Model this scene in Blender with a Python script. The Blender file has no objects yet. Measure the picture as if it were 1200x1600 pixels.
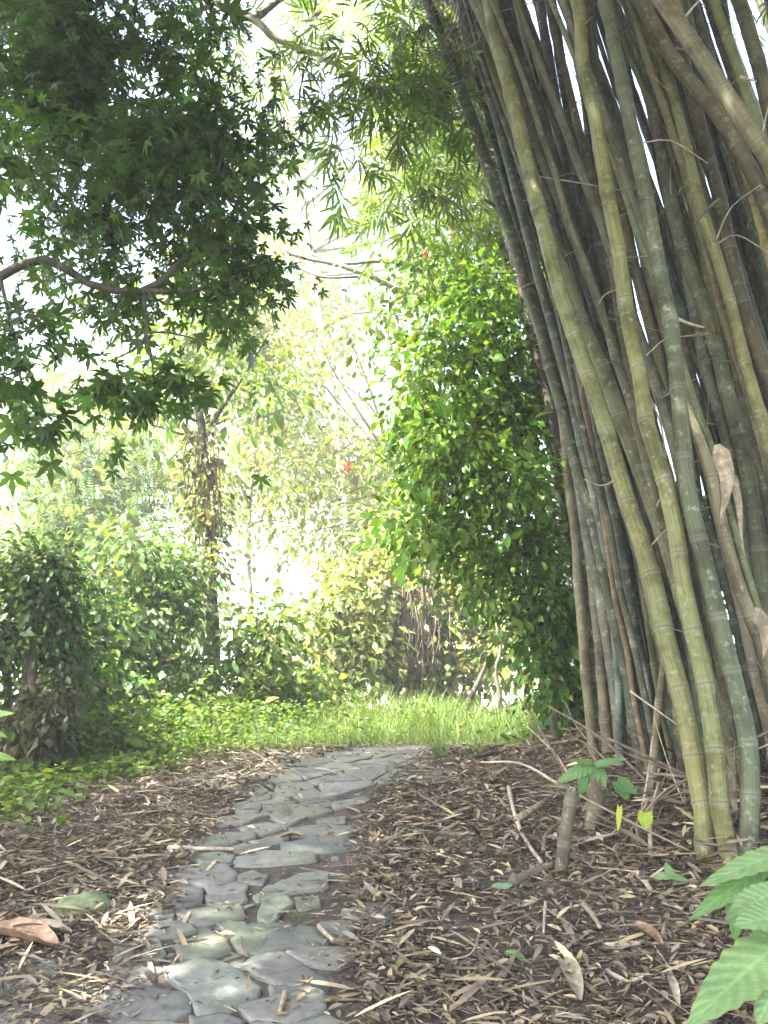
import bpy, bmesh, math, random
import numpy as np
from mathutils import Vector
R = math.radians
rnd = random.Random(7)
rng = np.random.default_rng(7)
sc = bpy.context.scene
COL = sc.collection

# ------------------------------------------------------------------ camera
F = 1385.0                       # focal length in pixels of the 1200x1600 photograph
PITCH = R(13.0)
CAM = np.array((0.0, 0.0, 1.5))
cd = bpy.data.cameras.new("camera")
cd.sensor_fit = 'VERTICAL'; cd.sensor_height = 36.0; cd.sensor_width = 27.0
cd.lens = 36.0 * F / 1600.0
cd.clip_start = 0.05; cd.clip_end = 3000.0
cam = bpy.data.objects.new("camera", cd); COL.objects.link(cam)
cam.location = CAM; cam.rotation_euler = (R(90) + PITCH, 0, 0)
sc.camera = cam

# ------------------------------------------------------------------ light
SUN_EL, SUN_AZ = R(55), R(-125)            # azimuth from +Y, negative = to the left
w = bpy.data.worlds.new("World"); sc.world = w; w.use_nodes = True
nt = w.node_tree
sky = nt.nodes.new("ShaderNodeTexSky"); sky.sky_type = 'NISHITA'; sky.sun_disc = False
sky.sun_elevation = SUN_EL; sky.sun_rotation = SUN_AZ
sky.dust_density = 6.0; sky.air_density = 1.0; sky.ozone_density = 1.0
bg = nt.nodes["Background"]; bg.inputs[1].default_value = 0.15
nt.links.new(sky.outputs[0], bg.inputs[0])
sd = bpy.data.lights.new("sun", 'SUN'); sd.energy = 5.0; sd.angle = R(0.5); sd.color = (1.0, 0.95, 0.86)
sun = bpy.data.objects.new("sun", sd); COL.objects.link(sun)
SDIR = Vector((math.sin(SUN_AZ) * math.cos(SUN_EL), math.cos(SUN_AZ) * math.cos(SUN_EL), math.sin(SUN_EL)))
sun.rotation_euler = SDIR.to_track_quat('Z', 'Y').to_euler()
sun.location = SDIR * 60
vs = sc.view_settings
vs.view_transform = 'Standard'; vs.look = 'None'; vs.gamma = 1.0; vs.use_curve_mapping = False
vs.exposure = 3.3
cy = sc.cycles
cy.max_bounces = 7; cy.diffuse_bounces = 4; cy.glossy_bounces = 2; cy.transmission_bounces = 5
cy.transparent_max_bounces = 8; cy.caustics_reflective = False; cy.caustics_refractive = False
cy.sample_clamp_indirect = 6.0
cy.use_denoising = True
cy.volume_bounces = 1; cy.volume_max_steps = 64

# ------------------------------------------------------------------ projection helpers
CP, SP = math.cos(PITCH), math.sin(PITCH)
def ray(px, py):
    u = (px - 600.0) / F; v = (800.0 - py) / F
    return np.array((u, CP - v * SP, SP + v * CP))
def P(px, py, Y):                          # point seen at that pixel, Y metres ahead
    d = ray(px, py); return CAM + d * (Y / d[1])
def sm(a, b, x):
    t = np.clip((x - a) / (b - a), 0, 1); return t * t * (3 - 2 * t)
EDGE = np.array([(-60, -8), (-9, 2.0), (-5.0, 6.2), (-2.6, 8.6), (-1.3, 10.6), (0.0, 12.6), (2.0, 15.5), (7, 20), (40, 34), (90, 50)], float)
def h(x, y):
    x = np.asarray(x, float); y = np.asarray(y, float)
    yy = np.clip(y, -30, 200)
    base = np.where(yy < 6.0, 0.18 * yy, 0)
    t = np.clip(yy - 6.0, 0, 2.0)
    base = np.where(yy >= 6.0, 1.08 + 0.16 * t - 0.04 * t * t, base)   # levels out at the crest
    base = base + 0.01 * np.clip(yy - 9, 0, 100)
    bank = 0.38 * sm(0.5, 2.3, x - 0.06 * yy) + 0.05 * np.clip(x - 2.6, 0, 60)
    z = base + bank - 0.02 * np.clip(-x - 2, 0, 20)
    # hillside falling away beyond the edge line
    ex = np.interp(x, EDGE[:, 0], EDGE[:, 1])
    over = (y - ex) * 0.8
    drop = np.where(over > 0, 26 * (1 - np.exp(-0.55 * np.clip(over, 0, 400) / 26.0)) * sm(0, 1.5, over), 0)
    z = z - drop
    n = 0.018 * np.sin(3.1 * x + 1.3 * y) * np.sin(2.3 * y - 0.7 * x) + 0.012 * np.sin(7.3 * x + 2) * np.sin(6.1 * y + 1)
    z = z + n * sm(0.5, 0.9, np.abs(x - pathx(yy))) * (np.abs(y) < 60)
    return z
PATHC = np.array([(-3, -0.6), (2, -0.45), (3.13, -0.46), (3.6, -0.51), (4.2, -0.54), (5.0, -0.52), (5.9, -0.41), (6.76, -0.24), (7.3, 0.0), (8.2, 0.7), (9.5, 2.0), (11, 4.2), (14, 8.0)], float)
def pathx(y):
    return np.interp(y, PATHC[:, 0], PATHC[:, 1])
def G(px, py):                              # where that pixel's ray meets the ground
    d = ray(px, py); t = 0.5
    for k in range(6000):
        q = CAM + d * t
        if q[2] <= h(q[0], q[1]): return q
        t += 0.005 * (1 + t * 0.2)
    return q

# ------------------------------------------------------------------ object helpers
def tag(o, label=None, cat=None, group=None, kind=None):
    if label: o['label'] = label
    if cat: o['category'] = cat
    if group: o['group'] = group
    if kind: o['kind'] = kind
    return o
def empty(name, loc, label, cat, group=None):
    o = bpy.data.objects.new(name, None); COL.objects.link(o); o.location = loc; o.empty_display_size = 0.2
    return tag(o, label, cat, group)
def mesh_obj(name, V, Fc, mat, parent=None, tint=None, smooth=False, uv=None, attr=None):
    """V (n,3), Fc list of (m,k) int arrays (all faces of one array have k corners)"""
    V = np.asarray(V, np.float32)
    if not isinstance(Fc, list): Fc = [Fc]
    Fc = [np.asarray(f, np.int32) for f in Fc if len(f)]
    me = bpy.data.meshes.new(name)
    me.vertices.add(len(V)); me.vertices.foreach_set("co", V.ravel())
    nl = sum(f.size for f in Fc); npoly = sum(len(f) for f in Fc)
    me.loops.add(nl); me.polygons.add(npoly)
    loops = np.concatenate([f.ravel() for f in Fc])
    tot = np.concatenate([np.full(len(f), f.shape[1], np.int32) for f in Fc])
    start = np.concatenate([[0], np.cumsum(tot)[:-1]]).astype(np.int32)
    me.loops.foreach_set("vertex_index", loops)
    me.polygons.foreach_set("loop_start", start)
    if smooth: me.polygons.foreach_set("use_smooth", np.ones(npoly, bool))
    me.update(calc_edges=True)
    if tint is not None:
        a = me.attributes.new("tint", 'FLOAT_COLOR', 'POINT')
        c = np.ones((len(V), 4), np.float32); c[:, :3] = tint; a.data.foreach_set("color", c.ravel())
    if attr is not None:
        for k, val in attr.items():
            a = me.attributes.new(k, 'FLOAT', 'POINT'); a.data.foreach_set("value", np.asarray(val, np.float32))
    if uv is not None:
        l = me.uv_layers.new(name="UVMap"); l.data.foreach_set("uv", np.asarray(uv, np.float32)[loops].ravel())
    me.materials.append(mat)
    o = bpy.data.objects.new(name, me); COL.objects.link(o)
    if parent is not None:
        o.parent = parent; bpy.context.view_layer.update
        o.matrix_parent_inverse = parent_inv(parent)
    return o
def parent_inv(p):
    from mathutils import Matrix
    m = Matrix.Translation(p.location)
    return m.inverted()

def smooth_line(pts, n):
    pts = np.asarray(pts, float)
    if len(pts) == 2:
        t = np.linspace(0, 1, n)[:, None]; return pts[0] * (1 - t) + pts[1] * t
    q = np.vstack([2 * pts[0] - pts[1], pts, 2 * pts[-1] - pts[-2]])
    seg = np.linalg.norm(np.diff(pts, axis=0), axis=1); cum = np.concatenate([[0], np.cumsum(seg)])
    out = []
    for s in np.linspace(0, cum[-1], n):
        i = min(np.searchsorted(cum, s, side='right') - 1, len(seg) - 1); t = (s - cum[i]) / max(seg[i], 1e-9)
        p0, p1, p2, p3 = q[i], q[i + 1], q[i + 2], q[i + 3]
        out.append(0.5 * (2 * p1 + (p2 - p0) * t + (2 * p0 - 5 * p1 + 4 * p2 - p3) * t * t + (3 * p1 - p0 - 3 * p2 + p3) * t ** 3))
    return np.array(out)
def tube(line, rad, sides=8, cap=True, rough=0.0):
    """returns V, [quads, caps], uv"""
    line = np.asarray(line, float); n = len(line); rad = np.broadcast_to(np.asarray(rad, float), (n,))
    T = np.gradient(line, axis=0); T /= np.linalg.norm(T, axis=1)[:, None] + 1e-12
    ref = np.array((0.0, 1.0, 0.0)) if abs(T[0, 1]) < 0.9 else np.array((1.0, 0, 0))
    A = np.cross(T, ref); A /= np.linalg.norm(A, axis=1)[:, None] + 1e-12
    B = np.cross(T, A)
    th = np.linspace(0, 2 * math.pi, sides, endpoint=False)
    ring = (np.cos(th)[None, :, None] * A[:, None, :] + np.sin(th)[None, :, None] * B[:, None, :])
    rr = rad[:, None, None] * (1 + rough * rng.normal(size=(n, sides, 1)))
    V = (line[:, None, :] + ring * rr).reshape(-1, 3)
    i = np.arange(n - 1)[:, None] * sides; j = np.arange(sides)[None, :]; jn = (j + 1) % sides
    Q = np.stack([i + j, i + jn, i + sides + jn, i + sides + j], -1).reshape(-1, 4)
    L = np.concatenate([[0], np.cumsum(np.linalg.norm(np.diff(line, axis=0), axis=1))])
    uv = np.stack([np.broadcast_to(j / sides, (n, sides)), np.broadcast_to(L[:, None], (n, sides))], -1).reshape(-1, 2)
    fs = [Q]
    if cap:
        c0 = np.arange(sides)[None, ::-1]; c1 = (n - 1) * sides + np.arange(sides)[None, :]
        fs.append(np.vstack([c0, c1]))
    return V, fs, uv
class Bag:                                   # collects tubes for one mesh
    def __init__(s): s.V, s.F, s.n, s.T = [], {}, 0, []
    def add(s, V, fs, tint=None):
        V = np.asarray(V, float)
        for f in fs:
            f = np.asarray(f)
            if len(f): s.F.setdefault(f.shape[1], []).append(f + s.n)
        s.V.append(V); s.n += len(V)
        if tint is not None: s.T.append(np.broadcast_to(np.asarray(tint, float), (len(V), 3)))
    def tube(s, line, rad, sides=6, tint=None, rough=0.0):
        V, fs, uv = tube(line, rad, sides, True, rough); s.add(V, fs, tint)
    def build(s, name, mat, parent=None, smooth=True):
        return mesh_obj(name, np.vstack(s.V), [np.vstack(v) for v in s.F.values()], mat, parent,
                        np.vstack(s.T) if s.T else None, smooth)

# ------------------------------------------------------------------ materials
def mat_new(name):
    m = bpy.data.materials.new(name); m.use_nodes = True
    t = m.node_tree; b = t.nodes["Principled BSDF"]
    return m, t, b
def N(t, typ, **kw):
    n = t.nodes.new(typ)
    for k, v in kw.items(): setattr(n, k, v)
    return n
def ramp(t, src, stops):
    r = N(t, "ShaderNodeValToRGB"); e = r.color_ramp.elements
    while len(e) < len(stops): e.new(0.5)
    for i, (p, c) in enumerate(stops): e[i].position = p; e[i].color = (*c, 1)
    t.links.new(src, r.inputs[0]); return r.outputs[0]
def mixc(t, f, a, b, mode='MIX'):
    m = N(t, "ShaderNodeMix", data_type='RGBA', blend_type=mode)
    for k, v in ((0, f), (6, a), (7, b)):
        if hasattr(v, "is_linked") or hasattr(v, "links"): t.links.new(v, m.inputs[k])
        elif k == 0: m.inputs[0].default_value = v
        else: m.inputs[k].default_value = (*v, 1)
    return m.outputs[2]
def noise(t, scale, detail=4, rough=0.55, vec=None):
    n = N(t, "ShaderNodeTexNoise"); n.inputs["Scale"].default_value = scale; n.inputs["Detail"].default_value = detail
    n.inputs["Roughness"].default_value = rough
    if vec is not None: t.links.new(vec, n.inputs["Vector"])
    return n.outputs[0]
def bump(t, b, hgt, strength=0.4, dist=0.01):
    n = N(t, "ShaderNodeBump"); n.inputs["Strength"].default_value = strength; n.inputs["Distance"].default_value = dist
    t.links.new(hgt, n.inputs["Height"]); t.links.new(n.outputs[0], b.inputs["Normal"])
def gpos(t): return N(t, "ShaderNodeNewGeometry").outputs["Position"]
def vscale(t, v, s):
    m = N(t, "ShaderNodeMapping"); m.inputs["Scale"].default_value = s; t.links.new(v, m.inputs["Vector"]); return m.outputs[0]

def leaf_mat(name, trans=0.42, rough=0.5, spec=0.35, warm=(1.25, 1.15, 0.45)):
    m, t, b = mat_new(name)
    a = N(t, "ShaderNodeAttribute", attribute_name="tint").outputs["Color"]
    n = noise(t, 9.0, 3, 0.6, gpos(t))
    c = mixc(t, 1.0, a, ramp(t, n, [(0.25, (0.72, 0.74, 0.72)), (0.75, (1.2, 1.15, 1.05))]), 'MULTIPLY')
    t.links.new(c, b.inputs["Base Color"]); b.inputs["Roughness"].default_value = rough
    b.inputs["Specular IOR Level"].default_value = spec
    tr = N(t, "ShaderNodeBsdfTranslucent"); t.links.new(mixc(t, 1.0, c, warm, 'MULTIPLY'), tr.inputs[0])
    mx = N(t, "ShaderNodeMixShader"); mx.inputs[0].default_value = trans
    t.links.new(b.outputs[0], mx.inputs[1]); t.links.new(tr.outputs[0], mx.inputs[2])
    t.links.new(mx.outputs[0], t.nodes["Material Output"].inputs[0])
    return m
M = {}
M['leaf'] = leaf_mat("green leaf", 0.46)
M['leaf_thin'] = leaf_mat("thin leaf", 0.5, 0.55, 0.25)
M['leaf_big'] = leaf_mat("broad seedling leaf", 0.35, 0.55, 0.3)
M['grass'] = leaf_mat("grass blade", 0.45, 0.6, 0.25)
M['litter'] = leaf_mat("dry leaf", 0.12, 0.7, 0.25, (1.1, 0.9, 0.6))
M['flower'] = leaf_mat("red petal", 0.4, 0.6, 0.2, (1.2, 0.6, 0.5))

def bark_mat(name, c0, c1, c2, sc_=14.0):
    m, t, b = mat_new(name)
    p = gpos(t); n1 = noise(t, sc_, 6, 0.65, vscale(t, p, (1, 1, 0.25))); n2 = noise(t, 3.0, 3, 0.5, p)
    c = ramp(t, n1, [(0.3, c0), (0.55, c1), (0.75, c2)])
    c = mixc(t, ramp(t, n2, [(0.45, (0, 0, 0)), (0.7, (0.6, 0.6, 0.6))]), c, (0.07, 0.08, 0.035))
    t.links.new(c, b.inputs["Base Color"]); b.inputs["Roughness"].default_value = 0.85
    bump(t, b, n1, 0.7, 0.02); return m
M['bark_dark'] = bark_mat("dark bark", (0.02, 0.016, 0.012), (0.05, 0.04, 0.03), (0.10, 0.085, 0.065))
M['bark'] = bark_mat("brown bark", (0.05, 0.04, 0.03), (0.11, 0.085, 0.06), (0.2, 0.16, 0.12))
M['bark_grey'] = bark_mat("grey bark", (0.09, 0.085, 0.075), (0.19, 0.175, 0.15), (0.34, 0.32, 0.28))

def wood_mat(name, c0, c1, c2):
    m, t, b = mat_new(name)
    tc = N(t, "ShaderNodeTexCoord").outputs["Generated"]; p = gpos(t)
    n1 = noise(t, 30.0, 5, 0.6, p); n2 = noise(t, 7, 3, 0.5, p)
    c = ramp(t, n1, [(0.3, c0), (0.52, c1), (0.75, c2)])
    c = mixc(t, ramp(t, n2, [(0.5, (0, 0, 0)), (0.7, (0.7, 0.7, 0.7))]), c, tuple(x * 0.35 for x in c1))
    t.links.new(c, b.inputs["Base Color"]); b.inputs["Roughness"].default_value = 0.8
    bump(t, b, n1, 0.5, 0.008); return m
M['twig_pale'] = wood_mat("pale dead twig", (0.16, 0.13, 0.10), (0.30, 0.25, 0.19), (0.45, 0.39, 0.30))
M['twig_brown'] = wood_mat("brown dead twig", (0.05, 0.035, 0.025), (0.12, 0.085, 0.06), (0.2, 0.15, 0.1))
M['sheath'] = wood_mat("dry sheath", (0.10, 0.08, 0.055), (0.19, 0.155, 0.105), (0.33, 0.28, 0.2))
M['sheath_red'] = wood_mat("reddish sheath", (0.12, 0.07, 0.045), (0.24, 0.15, 0.095), (0.38, 0.28, 0.18))
M['moss_stone'] = wood_mat("mossy stone", (0.05, 0.07, 0.03), (0.10, 0.13, 0.05), (0.16, 0.17, 0.11))

def culm_mat():
    m, t, b = mat_new("bamboo culm")
    oc = N(t, "ShaderNodeObjectInfo").outputs["Color"]
    uvn = N(t, "ShaderNodeUVMap").outputs[0]
    rn = N(t, "ShaderNodeObjectInfo").outputs["Random"]
    p = gpos(t)
    add = N(t, "ShaderNodeVectorMath", operation='ADD'); t.links.new(p, add.inputs[0]); t.links.new(rn, add.inputs[1])
    p = add.outputs[0]
    streak = noise(t, 1.0, 5, 0.65, vscale(t, uvn, (26, 1.6, 1)))
    blot = noise(t, 5.0, 5, 0.65, p); lich = noise(t, 22.0, 4, 0.7, p); broad = noise(t, 1.3, 2, 0.5, p)
    c = mixc(t, 1.0, oc, ramp(t, streak, [(0.28, (0.5, 0.5, 0.5)), (0.5, (1, 1, 1)), (0.75, (1.45, 1.4, 1.25))]), 'MULTIPLY')
    c = mixc(t, ramp(t, broad, [(0.4, (0, 0, 0)), (0.65, (0.65, 0.65, 0.65))]), c, mixc(t, 1.0, c, (1.15, 1.0, 0.82), 'MULTIPLY'))
    c = mixc(t, ramp(t, blot, [(0.47, (0, 0, 0)), (0.62, (0.85, 0.85, 0.85))]), c, mixc(t, 1.0, c, (0.45, 0.43, 0.38), 'MULTIPLY'))
    c = mixc(t, ramp(t, lich, [(0.56, (0, 0, 0)), (0.7, (0.6, 0.6, 0.6))]), c, (0.24, 0.25, 0.19))
    nd = N(t, "ShaderNodeAttribute", attribute_name="node").outputs["Fac"]
    c = mixc(t, ramp(t, nd, [(0.0, (0, 0, 0)), (0.5, (0.22, 0.22, 0.22))]), c, (0.22, 0.22, 0.17))
    c = mixc(t, ramp(t, nd, [(0.6, (0, 0, 0)), (0.95, (0.5, 0.5, 0.5))]), c, (0.035, 0.03, 0.022))
    t.links.new(c, b.inputs["Base Color"])
    r = ramp(t, blot, [(0.3, (0.55,) * 3), (0.7, (0.8,) * 3)]); t.links.new(r, b.inputs["Roughness"])
    b.inputs["Specular IOR Level"].default_value = 0.3
    bump(t, b, streak, 0.25, 0.004); return m
M['culm'] = culm_mat()

def ground_mat():
    m, t, b = mat_new("soil")
    p = gpos(t); n1 = noise(t, 2.2, 5, 0.6, p); n2 = noise(t, 28.0, 6, 0.7, p); n3 = noise(t, 0.6, 3, 0.5, p)
    c = ramp(t, n2, [(0.3, (0.018, 0.014, 0.011)), (0.5, (0.05, 0.038, 0.029)), (0.68, (0.10, 0.078, 0.056)), (0.8, (0.19, 0.15, 0.11))])
    c = mixc(t, ramp(t, n1, [(0.4, (0, 0, 0)), (0.65, (0.5, 0.5, 0.5))]), c, (0.045, 0.033, 0.026))
    g = N(t, "ShaderNodeAttribute", attribute_name="green").outputs["Fac"]
    gc = ramp(t, n2, [(0.3, (0.03, 0.05, 0.012)), (0.7, (0.09, 0.13, 0.035))])
    gf = N(t, "ShaderNodeMath", operation='MULTIPLY'); t.links.new(g, gf.inputs[0]); t.links.new(ramp(t, n1, [(0.25, (0.6,) * 3), (0.6, (1,) * 3)]), gf.inputs[1])
    c = mixc(t, gf.outputs[0], c, gc)
    t.links.new(c, b.inputs["Base Color"]); b.inputs["Roughness"].default_value = 0.95
    bump(t, b, n2, 0.9, 0.03); return m
M['ground'] = ground_mat()

def stone_mat():
    m, t, b = mat_new("slate flagstone")
    p = gpos(t); a = N(t, "ShaderNodeAttribute", attribute_name="tint").outputs["Color"]
    n1 = noise(t, 6.0, 6, 0.62, p); n2 = noise(t, 40.0, 5, 0.7, p); n3 = noise(t, 2.2, 3, 0.5, p)
    c = mixc(t, 1.0, a, ramp(t, n1, [(0.28, (0.6, 0.62, 0.62)), (0.5, (1, 1, 1)), (0.75, (1.3, 1.28, 1.2))]), 'MULTIPLY')
    c = mixc(t, 1.0, c, ramp(t, n2, [(0.3, (0.7,) * 3), (0.6, (1.1,) * 3)]), 'MULTIPLY')
    c = mixc(t, ramp(t, n3, [(0.5, (0, 0, 0)), (0.68, (0.6, 0.6, 0.6))]), c, (0.10, 0.115, 0.065))
    c = mixc(t, ramp(t, n1, [(0.58, (0, 0, 0)), (0.72, (0.7, 0.7, 0.7))]), c, (0.085, 0.07, 0.05))
    t.links.new(c, b.inputs["Base Color"])
    b.inputs["Roughness"].default_value = 0.55; b.inputs["Specular IOR Level"].default_value = 0.4
    bump(t, b, n1, 0.6, 0.02); return m
M['stone'] = stone_mat()

# ------------------------------------------------------------------ ground sheet
def axis(lo, hi, fine_lo, fine_hi, step, growth):
    a = list(np.arange(fine_lo, fine_hi + 1e-6, step)); s = step; v = a[-1]
    while v < hi: s *= growth; v += s; a.append(v)
    s = step; v = a[0]; pre = []
    while v > lo: s *= growth; v -= s; pre.append(v)
    return np.array(pre[::-1] + a)
gx = axis(-900, 900, -6, 7, 0.07, 1.22); gy = axis(-300, 1500, 1.5, 17, 0.07, 1.22)
X, Y = np.meshgrid(gx, gy, indexing='ij')
Z = h(X, Y)
def greenness(x, y):                        # where weeds and grass cover the soil
    left = sm(0.0, 0.5, -x - 1.05 - 0.30 * np.clip(7.2 - y, 0, 9) ** 1.0 + 0.15 * np.sin(3 * y)) * sm(4.6, 5.6, y)
    far = sm(7.2, 8.0, y + 0.25 * np.clip(-x, 0, 3) - 0.7 * np.clip(x - 1.0, 0, 2)) * (1 - sm(3.2, 4.2, x - 0.25 * (y - 8)))
    return np.clip(left + far, 0, 1)
nxg, nyg = len(gx), len(gy)
ii, jj = np.meshgrid(np.arange(nxg - 1), np.arange(nyg - 1), indexing='ij'); ii = ii.ravel(); jj = jj.ravel()
Q = np.stack([ii * nyg + jj, (ii + 1) * nyg + jj, (ii + 1) * nyg + jj + 1, ii * nyg + jj + 1], -1)
gr = np.clip(greenness(X, Y) + sm(13, 18, Y) + sm(9, 14, np.abs(X)), 0, 1)
tag(mesh_obj("ground", np.stack([X, Y, Z], -1).reshape(-1, 3), Q, M['ground'], None, None, True, None, {'green': gr.ravel()}), kind='structure')

# ------------------------------------------------------------------ flagstone path
ST = [[(315,440),(400,415),(500,410),(535,440),(525,465),(430,475),(350,465)],[(540,445),(590,428),(635,445),(620,468),(545,462)],
[(600,505),(680,460),(740,440),(815,435),(810,485),(720,495),(640,515),(615,520)],[(445,480),(520,465),(570,475),(560,500),(455,508)],
[(330,490),(430,490),(430,525),(360,540),(325,520)],[(445,515),(560,502),(570,525),(460,540)],[(260,555),(320,545),(345,560),(340,575),(270,578)],
[(355,560),(480,545),(550,545),(555,575),(480,588),(405,600)],[(230,625),(340,585),(395,603),(410,620),(350,635),(270,640)],
[(620,525),(690,510),(715,535),(680,555),(670,580),(640,600),(610,580)],[(480,593),(560,587),(580,610),(500,618)],[(720,515),(790,510),(800,535),(740,550)],
[(525,625),(610,600),(690,600),(780,610),(810,655),(700,665),(590,690),(545,670)],[(165,660),(290,650),(310,700),(280,718),(165,712)],
[(355,660),(430,635),(500,640),(515,680),(420,712),(370,710)],[(800,590),(870,580),(910,600),(900,630),(840,645)],[(870,560),(950,540),(1030,545),(1020,580),(920,585)],
[(700,685),(800,670),(890,670),(910,710),(860,730),(760,725)],[(565,730),(620,690),(690,690),(780,750),(825,780),(800,810),(700,795),(620,765)],
[(325,740),(440,715),(520,740),(595,800),(590,830),(500,870),(425,880),(385,810),(335,775)],[(140,745),(165,718),(290,724),(315,742),(240,770),(150,795)],
[(95,850),(150,805),(250,797),(375,815),(390,870),(300,900),(180,900)],[(555,860),(700,820),(800,825),(810,870),(700,915),(590,900)],
[(400,892),(500,882),(560,905),(520,940),(400,940)],[(640,800),(690,800),(720,815),(650,830)],[(150,915),(300,905),(385,915),(380,960),(150,960)],[(600,915),(700,925),(820,890),(880,930),(760,960),(600,950)],
[(400,385),(480,372),(530,382),(520,400),(430,410)],[(540,387),(640,372),(770,377),(780,395),(640,410),(545,410)],[(690,345),(780,328),(930,325),(930,358),(800,369),(695,366)],
[(530,345),(620,328),(700,308),(690,340),(620,360),(540,365)],[(420,335),(500,312),(590,308),(590,325),(500,343),(430,355)],[(550,290),(640,277),(700,293),(620,310),(560,303)],
[(710,300),(800,287),(890,290),(900,315),(780,322),(715,318)],[(480,265),(560,247),(635,252),(560,278),(490,285)],[(630,225),(740,220),(830,240),(780,255),(660,255),(625,245)],
[(525,230),(560,217),(615,222),(605,243),(540,246)],[(575,205),(640,180),(720,182),(718,212),(620,213)],[(650,264),(760,264),(700,285)],[(790,268),(880,258),(880,280),(800,285)],
[(728,195),(760,183),(860,182),(850,195),(740,205)],[(840,215),(930,197),(960,205),(900,225),(850,232)]]
polys = []
for s in ST:
    polys.append(np.array([G(100 + a / 2, 1150 + b / 2)[:2] for a, b in s]))
def cut(poly, a, n):                         # keep the side of the line through a where (p-a).n < 0
    out = []
    for i in range(len(poly)):
        p, q = poly[i], poly[(i + 1) % len(poly)]; dp, dq = np.dot(p - a, n), np.dot(q - a, n)
        if dp < 0: out.append(p)
        if dp * dq < 0: out.append(p + (q - p) * dp / (dp - dq))
    return out
sites = []                                   # the farther stones, past the traced ones, and those under the feet of the view
def rowsites(y0, y1):
    y = y0
    while y < y1:
        wd = 0.44
        k = rnd.uniform(-0.25, 0)
        while k < 2 * wd:
            sites.append(np.array((pathx(y) - wd + k + rnd.uniform(-.06, .06), y + rnd.uniform(-.07, .07)))); k += rnd.uniform(0.28, 0.55)
        y += rnd.uniform(0.17, 0.24)
polys = [p.mean(0) + (p - p.mean(0)) * 1.12 for p in polys]; n_traced = len(polys)
traced_top = max(p[:, 1].max() for p in polys)
rowsites(0.5, 11.5)
sa = np.array(sites)
for i, c in enumerate(sites):
    poly = [c + np.array(v) for v in ((-.35, -.2), (.35, -.2), (.35, .2), (-.35, .2))]
    d = np.linalg.norm(sa - c, axis=1)
    for j in np.argsort(d)[1:14]:
        mid = (c + sa[j]) / 2; n = (sa[j] - c) / d[j]
        poly = cut(poly, mid - n * 0.009, n)
        if len(poly) < 3: break
    if len(poly) >= 3: polys.append(np.array(poly))
bag = Bag()
for ip, poly in enumerate(polys):
    c = poly.mean(0)
    if np.dot(poly[:, 0], np.roll(poly[:, 1], -1)) - np.dot(poly[:, 1], np.roll(poly[:, 0], -1)) < 0: poly = poly[::-1]
    # worn corners, slightly ragged edges
    poly = np.vstack([[p * 0.93 + np.roll(poly, 1, 0)[i] * 0.07, p * 0.93 + np.roll(poly, -1, 0)[i] * 0.07] for i, p in enumerate(poly)])
    ed = []
    for i in range(len(poly)):
        p, q = poly[i], poly[(i + 1) % len(poly)]; L = np.linalg.norm(q - p); k = max(1, int(L / 0.05))
        for s in range(k):
            v = p + (q - p) * s / k
            ed.append(v + (rng.normal(size=2) * 0.0035 if s else rng.normal(size=2) * 0.003))
    ed = np.array(ed); m = len(ed)
    top = rng.uniform(0.009, 0.02); tilt = rng.normal(size=2) * 0.012
    if ip >= n_traced and 2.6 < c[1] < traced_top: top = rng.uniform(-0.010, 0.001); tilt = tilt * 0.3
    tone = np.array((0.096, 0.097, 0.086)) * rng.uniform(0.7, 1.3) * (1 + rng.normal(size=3) * 0.022)
    rings = []
    for f, dz in ((1.0, -0.05), (1.0, -0.004), (0.965, 0.0), (0.8, 0.001), (0.45, 0.0)):
        xy = c + (ed - c) * f
        z = h(xy[:, 0], xy[:, 1]) + top + dz + (xy - c) @ tilt + (rng.normal(size=m) * 0.0022 if f < 1 else 0)
        rings.append(np.column_stack([xy, z]))
    V = np.vstack(rings + [np.array([[c[0], c[1], h(c[0], c[1]) + top]])])
    j = np.arange(m); jn = (j + 1) % m
    Qs = np.vstack([np.stack([k * m + j, k * m + jn, (k + 1) * m + jn, (k + 1) * m + j], -1) for k in range(4)])
    Tr = np.stack([4 * m + j, 4 * m + jn, np.full(m, 5 * m)], -1)
    bag.add(V, [Qs, Tr], tone)
po = bag.build("path", M['stone'], None, False); tag(po, kind='structure')

# ------------------------------------------------------------------ leaf scattering
def leaf_tpl(outline, fold=0.12, droop=0.15):
    """leaf along +Y from outline [(y, halfwidth)...]; a strip each side of the midrib"""
    V = []; 
    for y, hw in outline:
        z = -droop * y * y
        V += [(-hw, y, z + fold * hw), (0, y, z), (hw, y, z + fold * hw)]
    T = []
    for i in range(len(outline) - 1):
        a = 3 * i
        T += [(a, a + 1, a + 4, a + 3), (a + 1, a + 2, a + 5, a + 4)]
    return np.array(V, float), np.array(T)
LANCE = leaf_tpl([(0, 0.006), (0.25, 0.062), (0.6, 0.05), (1, 0.002)], 0.4, 0.22)
OVATE = leaf_tpl([(0, 0.02), (0.3, 0.27), (0.65, 0.22), (1, 0.01)], 0.3, 0.25)
SMALL = leaf_tpl([(0, 0.05), (0.45, 0.3), (1, 0.03)], 0.3, 0.2)
def palmate():
    V, T = [], []
    for ang, L in ((-100, .55), (-48, .85), (0, 1.0), (48, .85), (100, .55)):
        a = R(ang); d = np.array((math.sin(a), math.cos(a))); n = np.array((d[1], -d[0])); k = len(V)
        for s, wd in ((0, 0.03), (0.5, 0.15), (1, 0.01)):
            q = d * s * L; z = -0.22 * (s * L) ** 2
            V += [(*(q - n * wd), z + 0.02), (*(q + n * wd), z + 0.02)]
        T += [(k, k + 1, k + 3, k + 2), (k + 2, k + 3, k + 5, k + 4)]
    V = np.array(V, float); V[:, 1] += 0.15
    return V, np.array(T)
PALM = palmate()
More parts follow.
